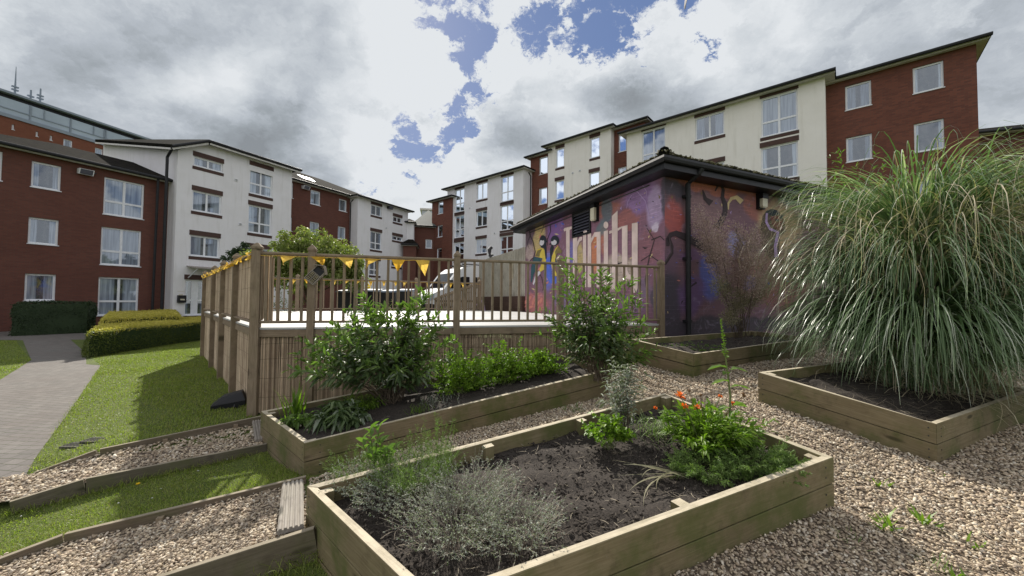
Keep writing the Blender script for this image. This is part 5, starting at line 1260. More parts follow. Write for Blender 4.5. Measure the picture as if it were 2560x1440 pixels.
pr = thing('plant_room', PE4.at(0, 8), 'pale grey rooftop plant room far behind the gap', 'plant room'); s0, z1 = PE4.hit(1055, 525); s1, z0 = PE4.hit(1100, 560)
mb = MB(); pbox(mb, PE4, s0, s1, -2, z1, -6, 0); mb.build('wall', plain('pale grey cladding', (.42, .46, .50), .5), pr); mb = MB(); pbox(mb, PE4, s0 - .3, s1 + .3, z1 + .003, z1 + .25, -6.3, .3); mb.build('roof', M['soffit'], pr)
OPEN = False
# right side
P1_ = Plane(XY(2282, 18.5), AR); P2_ = Plane(XY(1950, 21.1), AR); P3_ = Plane(XY(1545, 29.2), AR); P4_ = Plane(XY(1487, 29.9), AR); P5_ = Plane(XY(1357, 33.4), AR); P6_ = Plane(XY(1252, 35.0), AR); P7_ = Plane(XY(1100, 40.5), AR)
z1 = ht(P1_, 2282, 150)
b1, r1 = building('brick_building', 'tall red brick end block with wide roof overhang at the right', 'building', G2, P1_, S(P1_, 2446, 300), S(P1_, 2060), z1, 9, 'brick_r',
  [((2112.7, 216, 2179, 261.5), 'sq'), ((2115, 345, 2181, 395.5), 'sq'), ((2281.5, 170, 2360.5, 217), 'sq'), ((2284.5, 310, 2362, 369), 'sq'), ((2116, 480, 2184, 520), 'sq'), ((2287, 455, 2364, 515), 'sq')], pitch=10, over=.4)
z2 = ht(P2_, 1816, 262)
b2, r2 = building('rendered_building', 'tall cream rendered block behind the painted building', 'building', G2, P2_, S(P2_, 2069), S(P2_, 1567), z2, 11, 'render_r',
  [((1604.6, 330, 1663.6, 410), 'four'), ((1737.7, 296, 1811, 334), 'two'), ((1738, 418, 1811, 440), 'two'), ((1902, 248, 1995, 323), 'four'), ((1902, 371, 1996, 440), 'four')], bands=True, pitch=10, over=.45)
z3 = ht(P3_, 1580, 311)
b3, r3 = building('brick_building', 'narrow red brick link between the two cream rendered blocks', 'building', G2, P3_, S(P3_, 1612), S(P3_, 1520), z3, 8, 'brick_r', [((1546, 338, 1566, 376), 'sq'), ((1544.6, 420, 1566, 455), 'sq')], pitch=10, over=.4)
z4 = ht(P4_, 1440, 346)
b4, r4 = building('rendered_building', 'cream rendered block with four single windows left of the brick link', 'building', G2, P4_, S(P4_, 1527), S(P4_, 1369), z4, 8, 'render_r', [((1389.6, 373.8, 1410, 415), 'sq'), ((1388, 453.8, 1409.6, 496), 'sq'), ((1475, 346.7, 1499, 390), 'sq'), ((1473, 433, 1498, 478), 'sq')], bands=True, pitch=10, over=.4)
z5 = ht(P5_, 1342, 390)
b5, r5 = building('brick_building', 'slim red brick strip right of the far white block', 'building', G2, P5_, S(P5_, 1373), S(P5_, 1325), z5, 7, 'brick_r', [((1348, 394.6, 1369, 432), 'sq'), ((1346.7, 471.7, 1367.5, 508), 'sq'), ((1345, 550, 1366, 585), 'sq')], pitch=10, over=.4)
OPEN = True
z6 = ht(P6_, 1208, 449)
b6, r6 = building('rendered_building', 'far white rendered block with three columns of windows', 'building', G2, P6_, S(P6_, 1307), S(P6_, 1117), z6, 8, 'render', [((1137.5, 476, 1160, 526.7), 'four'), ((1136.7, 541, 1159.6, 591.7), 'four'), ((1135.4, 607, 1158.8, 651), 'four'), ((1191.7, 461, 1218, 494.6), 'two'), ((1190.8, 530, 1217, 563), 'two'), ((1189.6, 598.8, 1215.8, 632), 'two'),
  ((1253, 443.7, 1283, 498.8), 'four'), ((1251, 516, 1283, 571.7), 'four'), ((1250, 591.7, 1282, 640), 'four')], bands=True, pitch=10, over=.4)
downpipe(b6, P6_, S(P6_, 1307) - .04, -2, z6 - .2, -1.0)
z7 = ht(P7_, 1095, 501)
b7, r7 = building('brick_building', 'farthest red brick block on the right side with one column of windows', 'building', G2, P7_, S(P7_, 1128), S(P7_, 1079), z7, 8, 'brick_r', [((1095, 505, 1107.5, 533), 'sq'), ((1093.5, 564.6, 1106, 591.7), 'sq'), ((1091.7, 621.7, 1104, 649), 'sq')], pitch=10, over=.4)
OPEN = False
P8_ = Plane(XY(2500, 24), 110)
b8, r8 = building('brick_building', 'low brick building with dark roof behind the pampas grass at the right edge', 'building', None, P8_, S(P8_, 2300), S(P8_, 3000), ht(P8_, 2520, 330), 9, 'brick', [], pitch=20, over=.5)
# small wall vents and overflow pipes
for bb, pl, uvs in ((b4, P4_, ((1450, 427), (1432, 433))), (b6, P6_, ((1237, 583), (1175, 520))), (bB, PB, ((600, 560), (590, 450))), (bD, PD, ((918, 641), (965, 570)))):
    for u, v in uvs:
        s_, z_ = pl.hit(u, v); mb = MB(); pbox(mb, pl, s_ - .09, s_ + .09, z_ - .07, z_ + .07, .001, .04); vv_ = mb.build('wall_vent', M['upvc'], bb)
        mb = MB()
        for k in range(3): pbox(mb, pl, s_ - .07, s_ + .07, z_ - .045 + k * .035, z_ - .03 + k * .035, .041, .045)
        mb.build('louvres', M['blackmetal'], vv_)
# floodlights on the left terrace
for pl, u, v, lab in ((PA, 211, 432, 'white wall floodlight on the left brick wing'), (PC, 761, 470, 'white wall floodlight on the middle brick wing'), (PD, 972, 520, 'dark wall floodlight on the farther white block')):
    s, z = pl.hit(u, v); r = thing('floodlight', pl.at(s, z), lab, 'floodlight', 'floodlights on the left terrace')
    mb = MB(); mb.hexa([pl.at(s - .26, z - .14, .25), pl.at(s + .26, z - .14, .25), pl.at(s + .26, z - .1, .02), pl.at(s - .26, z - .1, .02)], [pl.at(s - .26, z + .12, .38), pl.at(s + .26, z + .12, .38), pl.at(s + .26, z + .14, .02), pl.at(s - .26, z + .14, .02)]); mb.build('lamp_head', M['upvc'] if pl is not PD else M['blackmetal'], r)
    mb = MB(); mb.poly([pl.at(s - .22, z - .13, .262), pl.at(s + .22, z - .13, .262), pl.at(s + .22, z + .10, .382), pl.at(s - .22, z + .10, .382)]); mb.build('lens', M['louvre'], r); mb = MB(); mb.tube([pl.at(s, z + .02, 0), pl.at(s + .35, z + .05, .0), pl.at(s + .35, z + .05, .2)], .025, 6); mb.build('bracket', M['blackmetal'], r)
# G: long tower block far left
PG = Plane(XY(200, 42), 17.2)
gz1 = ht(PG, 205, 291); g0, g1_ = S(PG, -200), S(PG, 420)
tw = thing('office_block', PG.at((g0 + g1_) / 2, -3), 'tall brick office block with a glazed grey top storey and aerials behind the left wing', 'building')
zg = ht(PG, 205, 347); zt = ht(PG, 205, 306)
wb_ = [];
for (x, k) in (((90, 328, 95.5, 342), 's'), ((125, 338, 131, 352), 's'), ((159, 346, 181, 372), 'w'), ((238, 368, 257, 392), 'w'), ((280, 381, 285, 393), 's'), ((30, 310, 36, 325), 's')):
    a1, e1 = PG.hit(x[0], x[1]); a2, c1 = PG.hit(x[2], x[3]); wb_.append((min(a1, a2), max(a1, a2), c1, e1))
mb = MB(); wall(mb, PG, g0, g1_, -3, zg, wb_, .15); pbox(mb, PG, g0, g1_, -3, zg, -14, -.2); mb.build('wall', M['brick_t'], tw)
for r_ in wb_: window(tw, PG, *r_, 'sq' if r_[1] - r_[0] < .8 else 'two', False, .15)
M['greyclad'] = plain('blue grey cladding', (.23, .27, .32), .6, .0, .06, .3)
mb = MB(); pbox(mb, PG, g0, g1_, zg + .002, zt, -13, .02); mb.build('glazing', M['clad2'], tw)
mb = MB(); pbox(mb, PG, g0 - .5, g1_ + .5, zt + .45, gz1, -13.6, .25); pbox(mb, PG, g0, g1_, zg - .05, zg + .28, .021, .12); tr_ = mb.build('roof', M['greyclad'], tw)
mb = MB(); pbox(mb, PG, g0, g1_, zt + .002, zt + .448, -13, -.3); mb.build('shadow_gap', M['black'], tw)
mb = MB(); zm = zg + (zt - zg) * .45
pbox(mb, PG, g0, g1_, zm - .05, zm + .05, .021, .07)
for s in np.arange(g0, g1_, 2.9): pbox(mb, PG, s - .06, s + .06, zg, zt, .021, .09)
for k, s in enumerate(np.arange(g0 + 1.6, g1_, 4.7)): pbox(mb, PG, s - .5, s - .42, zm + .06, zt, .071, .1); pbox(mb, PG, s + .42, s + .5, zm + .06, zt, .071, .1)
mb.build('mullions', M['greyclad'], tw)
for k, (u, h, w_) in enumerate(((43, 2.9, .06), (107, 1.6, .2), (83, .8, .1))):
    s, _ = PG.hit(u, 260); r = thing('aerial', PG.at(s, gz1, -.5), ['tall thin whip aerial on the office block roof', 'stubby grouped aerial mast on the office block roof', 'smallest aerial stub between the two taller aerials'][k], 'aerial', 'aerials on the office block')
    mb = MB(); mb.tube([PG.at(s, gz1 - .1, -.5), PG.at(s, gz1 + 1.1, -.5), PG.at(s, gz1 + h, -.5)], [.09, .07, .02 if k == 0 else .06], 6); mb.build('mast', M['greyclad'], r)
    mb = MB()
    for dz_ in (.5, .8) if k < 2 else (.4,): pbox(mb, PG, s - .22, s + .22, gz1 + dz_, gz1 + dz_ + .12, -.62, -.4)
    mb.build('antenna', M['greyclad'], r)

# ------------------------------------------------------------------ van
def van():
    L, Wd = 5.9, 2.0; ang = R(36); x0, y0 = W(1062, 700, 17.6)[:2]; gzv = -.86
    root = thing('parked_van', (x0 + 2.9, y0 + .5, gzv), 'white high roofed van parked beyond the deck rail', 'van')
    ca, sa = math.cos(ang), math.sin(ang)
    def T(x, y, z): return Vector((x0 + x * ca - y * sa, y0 + x * sa + y * ca, gzv + z))
    prof = [(0.02, .35), (0, .75), (.12, 1.0), (.75, 1.28), (1.0, 1.38), (1.62, 2.18), (2.0, 2.44), (2.7, 2.56), (5.7, 2.58), (5.86, 2.4), (5.9, 1.0), (5.9, .38), (5.3, .3), (1.6, .3)]
    def sec(y, k): return [T(x, y, z if z < 1.4 else 1.4 + (z - 1.4) * 1.0) for x, z in prof]
    mb = MB(); A = [T(x, 0, z) for x, z in prof]
    B_ = [T(x, Wd, z) for x, z in prof]
    mb.prism(A[::-1], B_[::-1]); bd = mb.build('body', M['whitepaint'], root)
    def side(pts, m, nm, par=root):
        mb = MB(); y = -.012; n = [T(x, y, z) for x, z in pts]; n2 = [T(x, .1, z) for x, z in pts]; mb.prism(n2, n); return mb.build(nm, m, par)
    dr = side([(1.30, .55), (1.42, 1.30), (1.40, 1.34), (1.72, 1.9), (2.02, 2.0), (2.42, 2.0), (2.42, .5)], M['whitepaint'], 'door', root)
    mb = MB(); p = [(1.25, 1.40), (1.62, 1.86), (1.95, 1.98), (2.33, 1.98), (2.36, 1.40)]; mb.prism([T(x, .1, z) for x, z in p], [T(x, -.03, z) for x, z in p]); mb.build('window', M['glass'], dr)
    mb = MB(); mb.box(0, 0, 0, .001, .001, .001) if False else mb.bar(T(2.2, -.03, 1.22), T(2.36, -.03, 1.22), .03, .03); mb.build('handle', M['black'], dr)
    for a, b in ((2.62, 3.95), (4.1, 5.5)):
        mb = MB(); p = [(a, 1.42), (a + .02, 1.98), (b - .03, 1.98), (b, 1.42)]; mb.prism([T(x, .1, z) for x, z in p], [T(x, -.02, z) for x, z in p]); mb.build('window', M['glass'], root)
    mb = MB(); mb.poly([T(1.04, .2, 1.42), T(1.60, .25, 2.15), T(1.60, Wd - .25, 2.15), T(1.04, Wd - .2, 1.42)]); 
    for v_ in range(len(mb.v)): mb.v[v_] = tuple(Vector(mb.v[v_]) + Vector((-.012, 0, .012)))
    mb.build('windscreen', M['glass'], root)
    mb = MB(); p = [(-.05, .3), (-.05, .62), (.3, .66), (.5, .62), (.5, .3)]; mb.prism([T(x, -.02, z) for x, z in p][::-1], [T(x, Wd + .02, z) for x, z in p][::-1]); mb.build('bumper', M['blackmetal'], root)
    mb = MB()
    mb.bar(T(.5, -.006, .78), T(5.85, -.006, .78), .03, .1); mb.build('side_moulding', M['blackmetal'], root)
    for y in (-.012, Wd + .0):
        mb = MB(); p = [(.02, .78), (.16, 1.02), (.5, 1.16), (.42, .82)]; mb.prism([T(x, y, z) for x, z in p], [T(x, y + .02, z) for x, z in p]); mb.build('headlight', M['clad2'], root)
    mb = MB(); mb.prism([T(1.15, -.25, 1.45), T(1.32, -.25, 1.45), T(1.32, -.25, 1.78), T(1.15, -.25, 1.78)], [T(1.15, -.02, 1.45), T(1.32, -.02, 1.45), T(1.32, -.02, 1.7), T(1.15, -.02, 1.7)]); mb.build('mirror', M['black'], root)
    mb = MB(); mb.bar(T(2.1, .3, 2.63), T(5.5, .3, 2.63), .05, .05); mb.bar(T(2.1, Wd - .3, 2.63), T(5.5, Wd - .3, 2.63), .05, .05)
    for x in (2.3, 3.3, 4.3, 5.3): mb.bar(T(x, .25, 2.6), T(x, Wd - .25, 2.6), .05, .05)
    mb.build('roof_rack', M['black'], root)
    for x in (1.05, 4.75):
        for y in (.0, Wd - .22):
            mb = MB(); mb.tube([T(x, y - .02, .34), T(x, y + .22, .34)], .34, 20); wh = mb.build('wheel', M['black'], root)
            mb = MB(); mb.tube([T(x, y - .028, .34), T(x, y - .021, .34)], .2, 14); mb.build('rim', M['clad2'], wh)
van()
# camera post behind the fence
p = W(1226, 720, 21); r = thing('camera_pole', (p.x, p.y, -1.2), 'dark pole with security camera above the slatted fence', 'camera pole'); zt_ = W(1226, 640, 21).z
mb = MB(); mb.tube([(p.x, p.y, -1.2), (p.x, p.y, zt_)], .07, 8); mb.build('pole', M['blackmetal'], r)
mb = MB(); mb.tube([(p.x - .12, p.y, zt_ + .02), (p.x + .15, p.y, zt_ + .06)], .06, 8); mb.tube([(p.x - .05, p.y, zt_), (p.x - .08, p.y, zt_ + .35), (p.x + .06, p.y, zt_ + .5)], [.05, .11, .09], 8); mb.build('camera', M['blackmetal'], r)
# dark store boxes beyond the deck with pale lids
for k, (u0, u1, v0) in enumerate(((838, 893, 724), (905, 948, 722), (950, 985, 724), (990, 1030, 722))):
    Y = 17.5; a, b = W(u0, v0, Y), W(u1, v0, Y); zb_ = -1.35
    r = thing('wheeled_bin', ((a.x + b.x) / 2, Y + .35, zb_), ['leftmost', 'second from left', 'third from left', 'rightmost'][k] + ' of the four black bins beyond the deck', 'bin', 'black bins beyond the deck')
    mb = MB(); x0, x1 = a.x + .04, b.x - .04; mb.hexa([(x0 + .06, Y + .05, zb_ + .1), (x1 - .06, Y + .05, zb_ + .1), (x1 - .06, Y + .7, zb_ + .1), (x0 + .06, Y + .7, zb_ + .1)], [(x0, Y, a.z - .12), (x1, Y, a.z - .12), (x1, Y + .8, a.z - .12), (x0, Y + .8, a.z - .12)]); mb.build('body', M['black'], r)
    mb = MB(); mb.hexa([(x0 - .03, Y - .04, a.z - .118), (x1 + .03, Y - .04, a.z - .118), (x1 + .03, Y + .84, a.z - .118), (x0 - .03, Y + .84, a.z - .118)], [(x0, Y, a.z - .05), (x1, Y, a.z - .05), (x1, Y + .8, a.z + .02), (x0, Y + .8, a.z + .02)]); mb.build('lid', M['greyclad'], r)
    mb = MB(); 
    for x in (x0 + .08, x1 - .08): mb.tube([(x - .03, Y + .1, zb_ + .1), (x + .03, Y + .1, zb_ + .1)], .1, 10)
    mb.build('wheel', M['blackmetal'], r)
# gull wing dipping into the top of the frame
gp = W(1712, 2, 6.0); gr = thing('gull', gp, 'pale gull flying overhead, only one grey wing tip in view', 'gull')
M['gullgrey'] = plain('grey feathers', (.30, .28, .27), .8); M['gullwhite'] = plain('white feathers', (.7, .7, .7), .8)
def gv(x, y, z): return gp + Vector((x, y, z))
mb = MB(); mb.tube([gv(.05, -.30, .34), gv(.04, -.24, .36), gv(.02, -.1, .37), gv(0, .1, .36), gv(0, .22, .35), gv(0, .36, .34)], [.015, .042, .065, .07, .04, .02], 10); gb = mb.build('body', M['gullwhite'], gr, smooth=True)
mb = MB(); mb.tube([gv(.05, -.29, .34), gv(.055, -.35, .325)], [.012, .003], 6); mb.build('beak', M['signyellow'], gb)
def wing(sg):
    rows = [(0, .36, .11, .13), (.06, .24, .10, .12), (.05, .12, .08, .09), (.02, .02, .055, .055), (.0, -.075, .03, .03), (-.006, -.14, .004, .004)] if sg < 0 else [(0, .36, .11, .13), (.16, .5, .1, .12), (.34, .6, .08, .1), (.55, .62, .05, .07), (.72, .58, .005, .02)]
    V, Fc = [], []
    for (x, z, a, b) in rows: V += [gv(x, -a, z), gv(x + .01, 0, z + .015), gv(x, b, z)]
    for i in range(len(rows) - 1): k = i * 3; Fc += [[k, k + 1, k + 4, k + 3], [k + 1, k + 2, k + 5, k + 4]]
    o = link_mesh('wing', [tuple(v) for v in V], Fc, M['gullgrey'], gr); sm = o.modifiers.new('s', 'SOLIDIFY'); sm.thickness = .008
wing(-1); wing(1)

# ------------------------------------------------------------------ hedges
def hedge(name, label, quad, zt, side, top, L=.035, dens=1500, rnd=.08):
    """clipped hedge: quad = ground corners; leafy shell over a dark core"""
    q = [Vector(p) for p in quad]; cx = sum(p.x for p in q) / 4; cy = sum(p.y for p in q) / 4
    root = thing('hedge', (cx, cy, -1.72), label, 'hedge', 'clipped hedges by the left terrace')
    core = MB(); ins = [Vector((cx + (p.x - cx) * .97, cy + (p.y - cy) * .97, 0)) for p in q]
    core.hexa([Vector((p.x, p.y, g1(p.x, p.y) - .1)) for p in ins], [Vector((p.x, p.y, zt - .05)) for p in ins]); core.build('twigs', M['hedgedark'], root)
    a, b, c, d = q; P = []; D = []
    for e0, e1 in ((a, b), (b, c), (c, d), (d, a)):
        e0, e1 = Vector((e0.x, e0.y)), Vector((e1.x, e1.y)); ln = (e1 - e0).length; n = int(ln * (zt + 1.75) * dens); t = rng.uniform(0, 1, n); z = rng.uniform(-1.74, zt, n); nr = np.array([(e1 - e0).y, -(e1 - e0).x, 0]) / ln
        bul = .05 * np.sin(t * ln * 3.1) + .04 * np.sin(z * 7) - np.clip((z - zt + .12) / .12, 0, 1) ** 2 * .1
        X = np.column_stack([e0.x + (e1.x - e0.x) * t, e0.y + (e1.y - e0.y) * t, z]) + nr * (bul + rng.normal(0, .02, n))[:, None]; P.append(X); D.append(np.tile(nr, (n, 1)) + rng.normal(0, .6, (n, 3)))
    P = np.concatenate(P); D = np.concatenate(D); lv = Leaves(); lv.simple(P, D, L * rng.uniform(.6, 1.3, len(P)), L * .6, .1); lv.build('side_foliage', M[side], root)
    wd = ((b - a).length + (c - d).length) / 2; dp = ((d - a).length + (c - b).length) / 2; n = int(wd * dp * dens * 1.4); s, t = rng.uniform(0, 1, n)[:, None], rng.uniform(0, 1, n)[:, None]
    A_, B_, C_, D_ = [np.array([p.x, p.y, 0]) for p in q]; X = (A_ * (1 - s) + B_ * s) * (1 - t) + (D_ * (1 - s) + C_ * s) * t
    X[:, 2] = zt + rng.normal(0, .03, n) + .06 * (rng.uniform(0, 1, n) > .985) + .03 * np.sin(X[:, 0] * 2.5) * np.cos(X[:, 1] * 2) - .07 * (np.minimum(np.minimum(s, 1 - s)[:, 0] * wd, np.minimum(t, 1 - t)[:, 0] * dp) < .07)
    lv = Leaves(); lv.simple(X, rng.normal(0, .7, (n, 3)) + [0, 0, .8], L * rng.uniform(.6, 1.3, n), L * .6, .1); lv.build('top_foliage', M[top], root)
    return root
def gp_(u, v, z): p = G(u, v, z); return (p.x, p.y)
def V2(t): return Vector((t[0], t[1], 0))
t1 = [gp_(216, 829, -.98), gp_(512, 808, -.98), gp_(512, 796, -.98), gp_(222, 810, -.98)]
t1 = [gp_(216, 829, -.98), gp_(520, 803, -.98), gp_(520, 793.5, -.98), gp_(265, 800, -.98)]
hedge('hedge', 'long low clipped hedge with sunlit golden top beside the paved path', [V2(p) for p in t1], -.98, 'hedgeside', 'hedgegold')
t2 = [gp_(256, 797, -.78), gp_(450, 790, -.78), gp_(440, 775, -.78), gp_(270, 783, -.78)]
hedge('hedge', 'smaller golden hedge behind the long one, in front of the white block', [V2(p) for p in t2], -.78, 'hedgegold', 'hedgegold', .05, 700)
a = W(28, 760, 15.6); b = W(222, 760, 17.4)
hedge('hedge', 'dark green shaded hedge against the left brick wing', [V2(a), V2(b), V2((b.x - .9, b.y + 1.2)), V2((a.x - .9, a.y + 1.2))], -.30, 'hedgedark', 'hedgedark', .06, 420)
# ------------------------------------------------------------------ trees behind the deck
p = W(770, 700, 17.0); tree('tree', 'pale yellow green bushy tree behind the far deck rail', (p.x, p.y, -1.4), (p.x + .1, p.y, 1.15), (2.15, 1.9, 1.85), 330, 120, .13, 'tree', csize=.34)
p = W(612, 640, 19.5); tree('tree', 'small dark leaved tree in front of the white block', (p.x, p.y, -1.4), (p.x, p.y, 2.0), (.75, .7, .75), 46, 60, .14, 'darktree', csize=.25, trunk=.06)
p = W(720, 735, 13.6)
shrub('shrub', 'loose green shrub showing through the far deck rail', 'shrub', (p.x, p.y, -1.3), (p.x, p.y, -.3), (1.0, .6, .7), 50, 30, .09, .04, 'tree', start=.2, simple=True)
p = W(985, 745, 15.5)
shrub('shrub', 'pale flowering shrub behind the far deck rail, right of the tree', 'shrub', (p.x, p.y, -1.3), (p.x, p.y, -.5), (.9, .5, .45), 40, 24, .08, .04, 'tree', start=.2, simple=True)

# ------------------------------------------------------------------ plants in the beds
def base(K, u, v, Y0):
    """point on the soil of bed K near sight line (u, v)"""
    p = W(u, v, Y0)
    for _ in range(12):
        z = bxy(K, p.x, p.y, -.10); r_ = ray(u, v); p = r_ * (z / r_.z) if r_.z < -.02 else p
    return p
# big shrub B1
b0 = base('B', 985, 1010, 4.3); c = W(935, 885, b0.y); s = b0.y / F
tips = [W(u, v, b0.y + dy) for u, v, dy in ((760, 860, 0), (790, 840, .2), (820, 850, -.2), (870, 770, 0), (905, 745, .1), (1050, 722, 0), (1062, 735, .1), (1040, 760, -.1), (1105, 775, .1), (1120, 800, 0), (1125, 850, .1), (1000, 760, .2), (960, 765, -.2), (930, 790, -.3), (745, 900, .1), (880, 800, -.2))]
shrub('leafy_shrub', 'large spreading grey green shrub in the long bed', 'shrub', b0, c, (185 * s, 150 * s * .9, 112 * s), 92, 34, .15, .044, 'buddleia', tips=tips + [t + Vector((random.gauss(0, .09), random.gauss(0, .09), random.gauss(-.03, .05))) for t in tips], tipm='buddleia2', droop=.45, start=.35)
# tall shrub B2
b0 = base('B', 1495, 950, 5.0); c = W(1487, 820, b0.y); s = b0.y / F
tips = [W(u, v, b0.y + dy) for u, v, dy in ((1408, 640, 0), (1412, 660, .1), (1425, 690, -.1), (1400, 700, 0), (1500, 672, 0), (1485, 690, .1), (1520, 690, -.1), (1360, 775, 0), (1375, 800, .1), (1590, 735, 0), (1600, 745, .1), (1625, 830, 0), (1640, 870, -.2), (1610, 890, -.2), (1370, 830, .2), (1560, 700, .2), (1545, 760, 0))]
shrub('leafy_shrub', 'tall upright shrub with fresh tips before the painted wall', 'shrub', b0, c, (118 * s, 110 * s, 122 * s), 62, 32, .15, .042, 'buddleia', tips=tips + [t + Vector((random.gauss(0, .08), random.gauss(0, .08), random.gauss(-.05, .05))) for t in tips], tipm='buddleia2', droop=.45, start=.25)
# herb mounds
for i, (u, v, w_, h, lab) in enumerate(((1150, 985, 84, 130, 'leafy green herb mound next to the large spreading shrub'), (1265, 960, 76, 125, 'middle green herb mound in the long bed'), (1352, 940, 62, 80, 'yellow green low herb mound at the right of the long bed'))):
    b0 = base('B', u, v, 4.6); s = b0.y / F; c = b0 + Vector((0, 0, h * s * .36))
    shrub('herb_clump', lab, 'herb', b0, c, (w_ * s * 1.15, w_ * s * .9, h * s * .52), 120, 46, .036, .028, 'herb', 'herb mounds in the long bed', stemm='stemgreen', srad=.0025, start=.3, droop=.2, simple=True)
def bladeclump(name, lab, cat, b0, n, az, e0, e1, L, wd, m, spread=.06, group=None, seg=6, part='leaves'):
    root = thing(name, b0, lab, cat, group); lv = Leaves(); P = np.array(b0) + np.column_stack([rng.normal(0, spread, n), rng.normal(0, spread, n), np.zeros(n) - .01])
    lv.ribbons(P, rng.uniform(*az, n), rng.uniform(*e0, n), rng.uniform(*e1, n), rng.uniform(*L, n), rng.uniform(*wd, n), seg); lv.build(part, M[m], root); return root
b0 = base('B', 738, 1048, 4.1); bladeclump('iris_plant', 'upright sword leaved iris at the left end of the long bed', 'iris', b0, 34, (0, 6.28), (1.15, 1.5), (.7, 1.4), (.25, .46), (.018, .03), 'herb', .05)
b0 = base('B', 745, 1068, 4.0); shrub('low_plant', 'flat pale leaved plant at the foot of the iris', 'plant', b0, b0 + Vector((.05, -.05, .05)), (.16, .12, .06), 26, 8, .08, .045, 'buddleia2', stemm='stemgreen', srad=.003, start=.3)
b0 = base('B', 850, 1065, 3.9); shrub('low_plant', 'dark broad leaved clump in the front left of the long bed', 'plant', b0, b0 + Vector((0, 0, .12)), (.30, .24, .15), 60, 12, .15, .05, 'buddleia', stemm='stemgreen', srad=.003, start=.2, droop=.7)
b0 = base('B', 900, 1035, 4.2); shrub('low_plant', 'ferny green clump below the large spreading shrub', 'plant', b0, b0 + Vector((0, 0, .12)), (.24, .2, .15), 60, 26, .05, .012, 'herb', stemm='stemgreen', srad=.002, start=.2)
b0 = base('B', 1050, 1030, 4.3); bladeclump('grass_tuft', 'small yellow green tuft near the front board of the long bed', 'grass tuft', b0, 90, (0, 6.28), (.6, 1.5), (.2, 1.2), (.06, .14), (.004, .007), 'herb', .06)
b0 = base('B', 1095, 1010, 4.4); bladeclump('grass_tuft', 'grey wispy tuft beside the yellow green tuft', 'grass tuft', b0, 140, (0, 6.28), (.4, 1.5), (.0, 1.0), (.1, .22), (.003, .005), 'silver', .12)

# ---- nearest bed
def wiry(name, lab, cat, K, pts, n, L, m, stemw=.0022, leafL=.012, nleaf=10, e0=(.5, 1.5), e1=(-.3, 1.0), tip=True, group=None, hz=None, leafw=.5):
    """mass of fine stems with tiny leaves: pts = list of (x, y, radius, height scale)"""
    c = pts[0]; root = thing(name, (c[0], c[1], bxy(K, c[0], c[1])), lab, cat, group); lv = Leaves(); st = Leaves()
    wts = np.array([p[2] ** 2 for p in pts]); idx = rng.choice(len(pts), n, p=wts / wts.sum()); pa = np.array(pts)[idx]
    r_ = np.sqrt(rng.uniform(0, 1, n)) * pa[:, 2]; a = rng.uniform(0, 6.28, n); X = pa[:, 0] + r_ * np.cos(a); Y = pa[:, 1] + r_ * np.sin(a); Z = np.array([bxy(K, x, y, -.11) for x, y in zip(X, Y)])
    az = np.pi / 2 - a + rng.normal(0, .7, n); ee0 = rng.uniform(*e0, n); ee1 = rng.uniform(*e1, n); LL_ = rng.uniform(L[0], L[1], n) * pa[:, 3]
    st.ribbons(np.column_stack([X, Y, Z]), az, ee0, ee1, LL_, stemw, 6, False, curl=.8)
    V = st.V[0].reshape(n, 14, 3); k = nleaf * n; ii = rng.integers(0, n, k); t = rng.uniform(.16, 1, k) ** .6 * 6; i0 = np.minimum(t.astype(int), 5); f = (t - i0)[:, None]
    cen = lambda j: (V[ii, 2 * j] + V[ii, 2 * j + 1]) / 2
    Pq = cen(i0) * (1 - f) + cen(i0 + 1) * f; d = unit(cen(i0 + 1) - cen(i0)) * .8 + rng.normal(0, .6, (k, 3))
    lv.simple(Pq, d, leafL * rng.uniform(.6, 1.4, k), leafL * leafw, .1)
    st.build('stems', M['drystem'] if m == 'silver' else M['stemgreen'], root); lv.build('foliage', M[m], root); return root
def apt(u, v, z=-.10): p = base('A', u, v, 2.2); return p.x, p.y
x0, y0 = apt(1150, 1330); x1, y1 = apt(1290, 1340); x2, y2 = apt(1010, 1240); x3, y3 = apt(1180, 1250)
wiry('curry_plant', 'silvery grey wiry herb sprawling over the front left of the nearest bed', 'herb', 'A', [(x0, y0, .20, 1.0), (x1, y1, .17, .85), (x3, y3, .15, 1.0)], 900, (.13, .30), 'silver', .0028, .0115, 12)
wiry('curry_plant', 'grey green wiry herb at the left corner of the nearest bed', 'herb', 'A', [(x2, y2, .22, .9), (*apt(905, 1215), .15, .8)], 620, (.12, .28), 'silver', .0026, .012, 11)
wiry('fennel', 'feathery green fennel among the wiry herbs', 'herb', 'A', [(*apt(1040, 1215), .20, 1.0), (*apt(880, 1200), .10, .8)], 380, (.12, .32), 'fennel', .0022, .022, 24, (.9, 1.5), (.4, 1.4), leafw=.12)
wiry('fennel', 'wispy fennel tops rising beside the long bed', 'herb', 'A', [(*apt(1085, 1190), .09, 1.0)], 14, (.34, .48), 'fennel', .0025, .03, 60, (1.3, 1.55), (1.0, 1.5), leafw=.08)
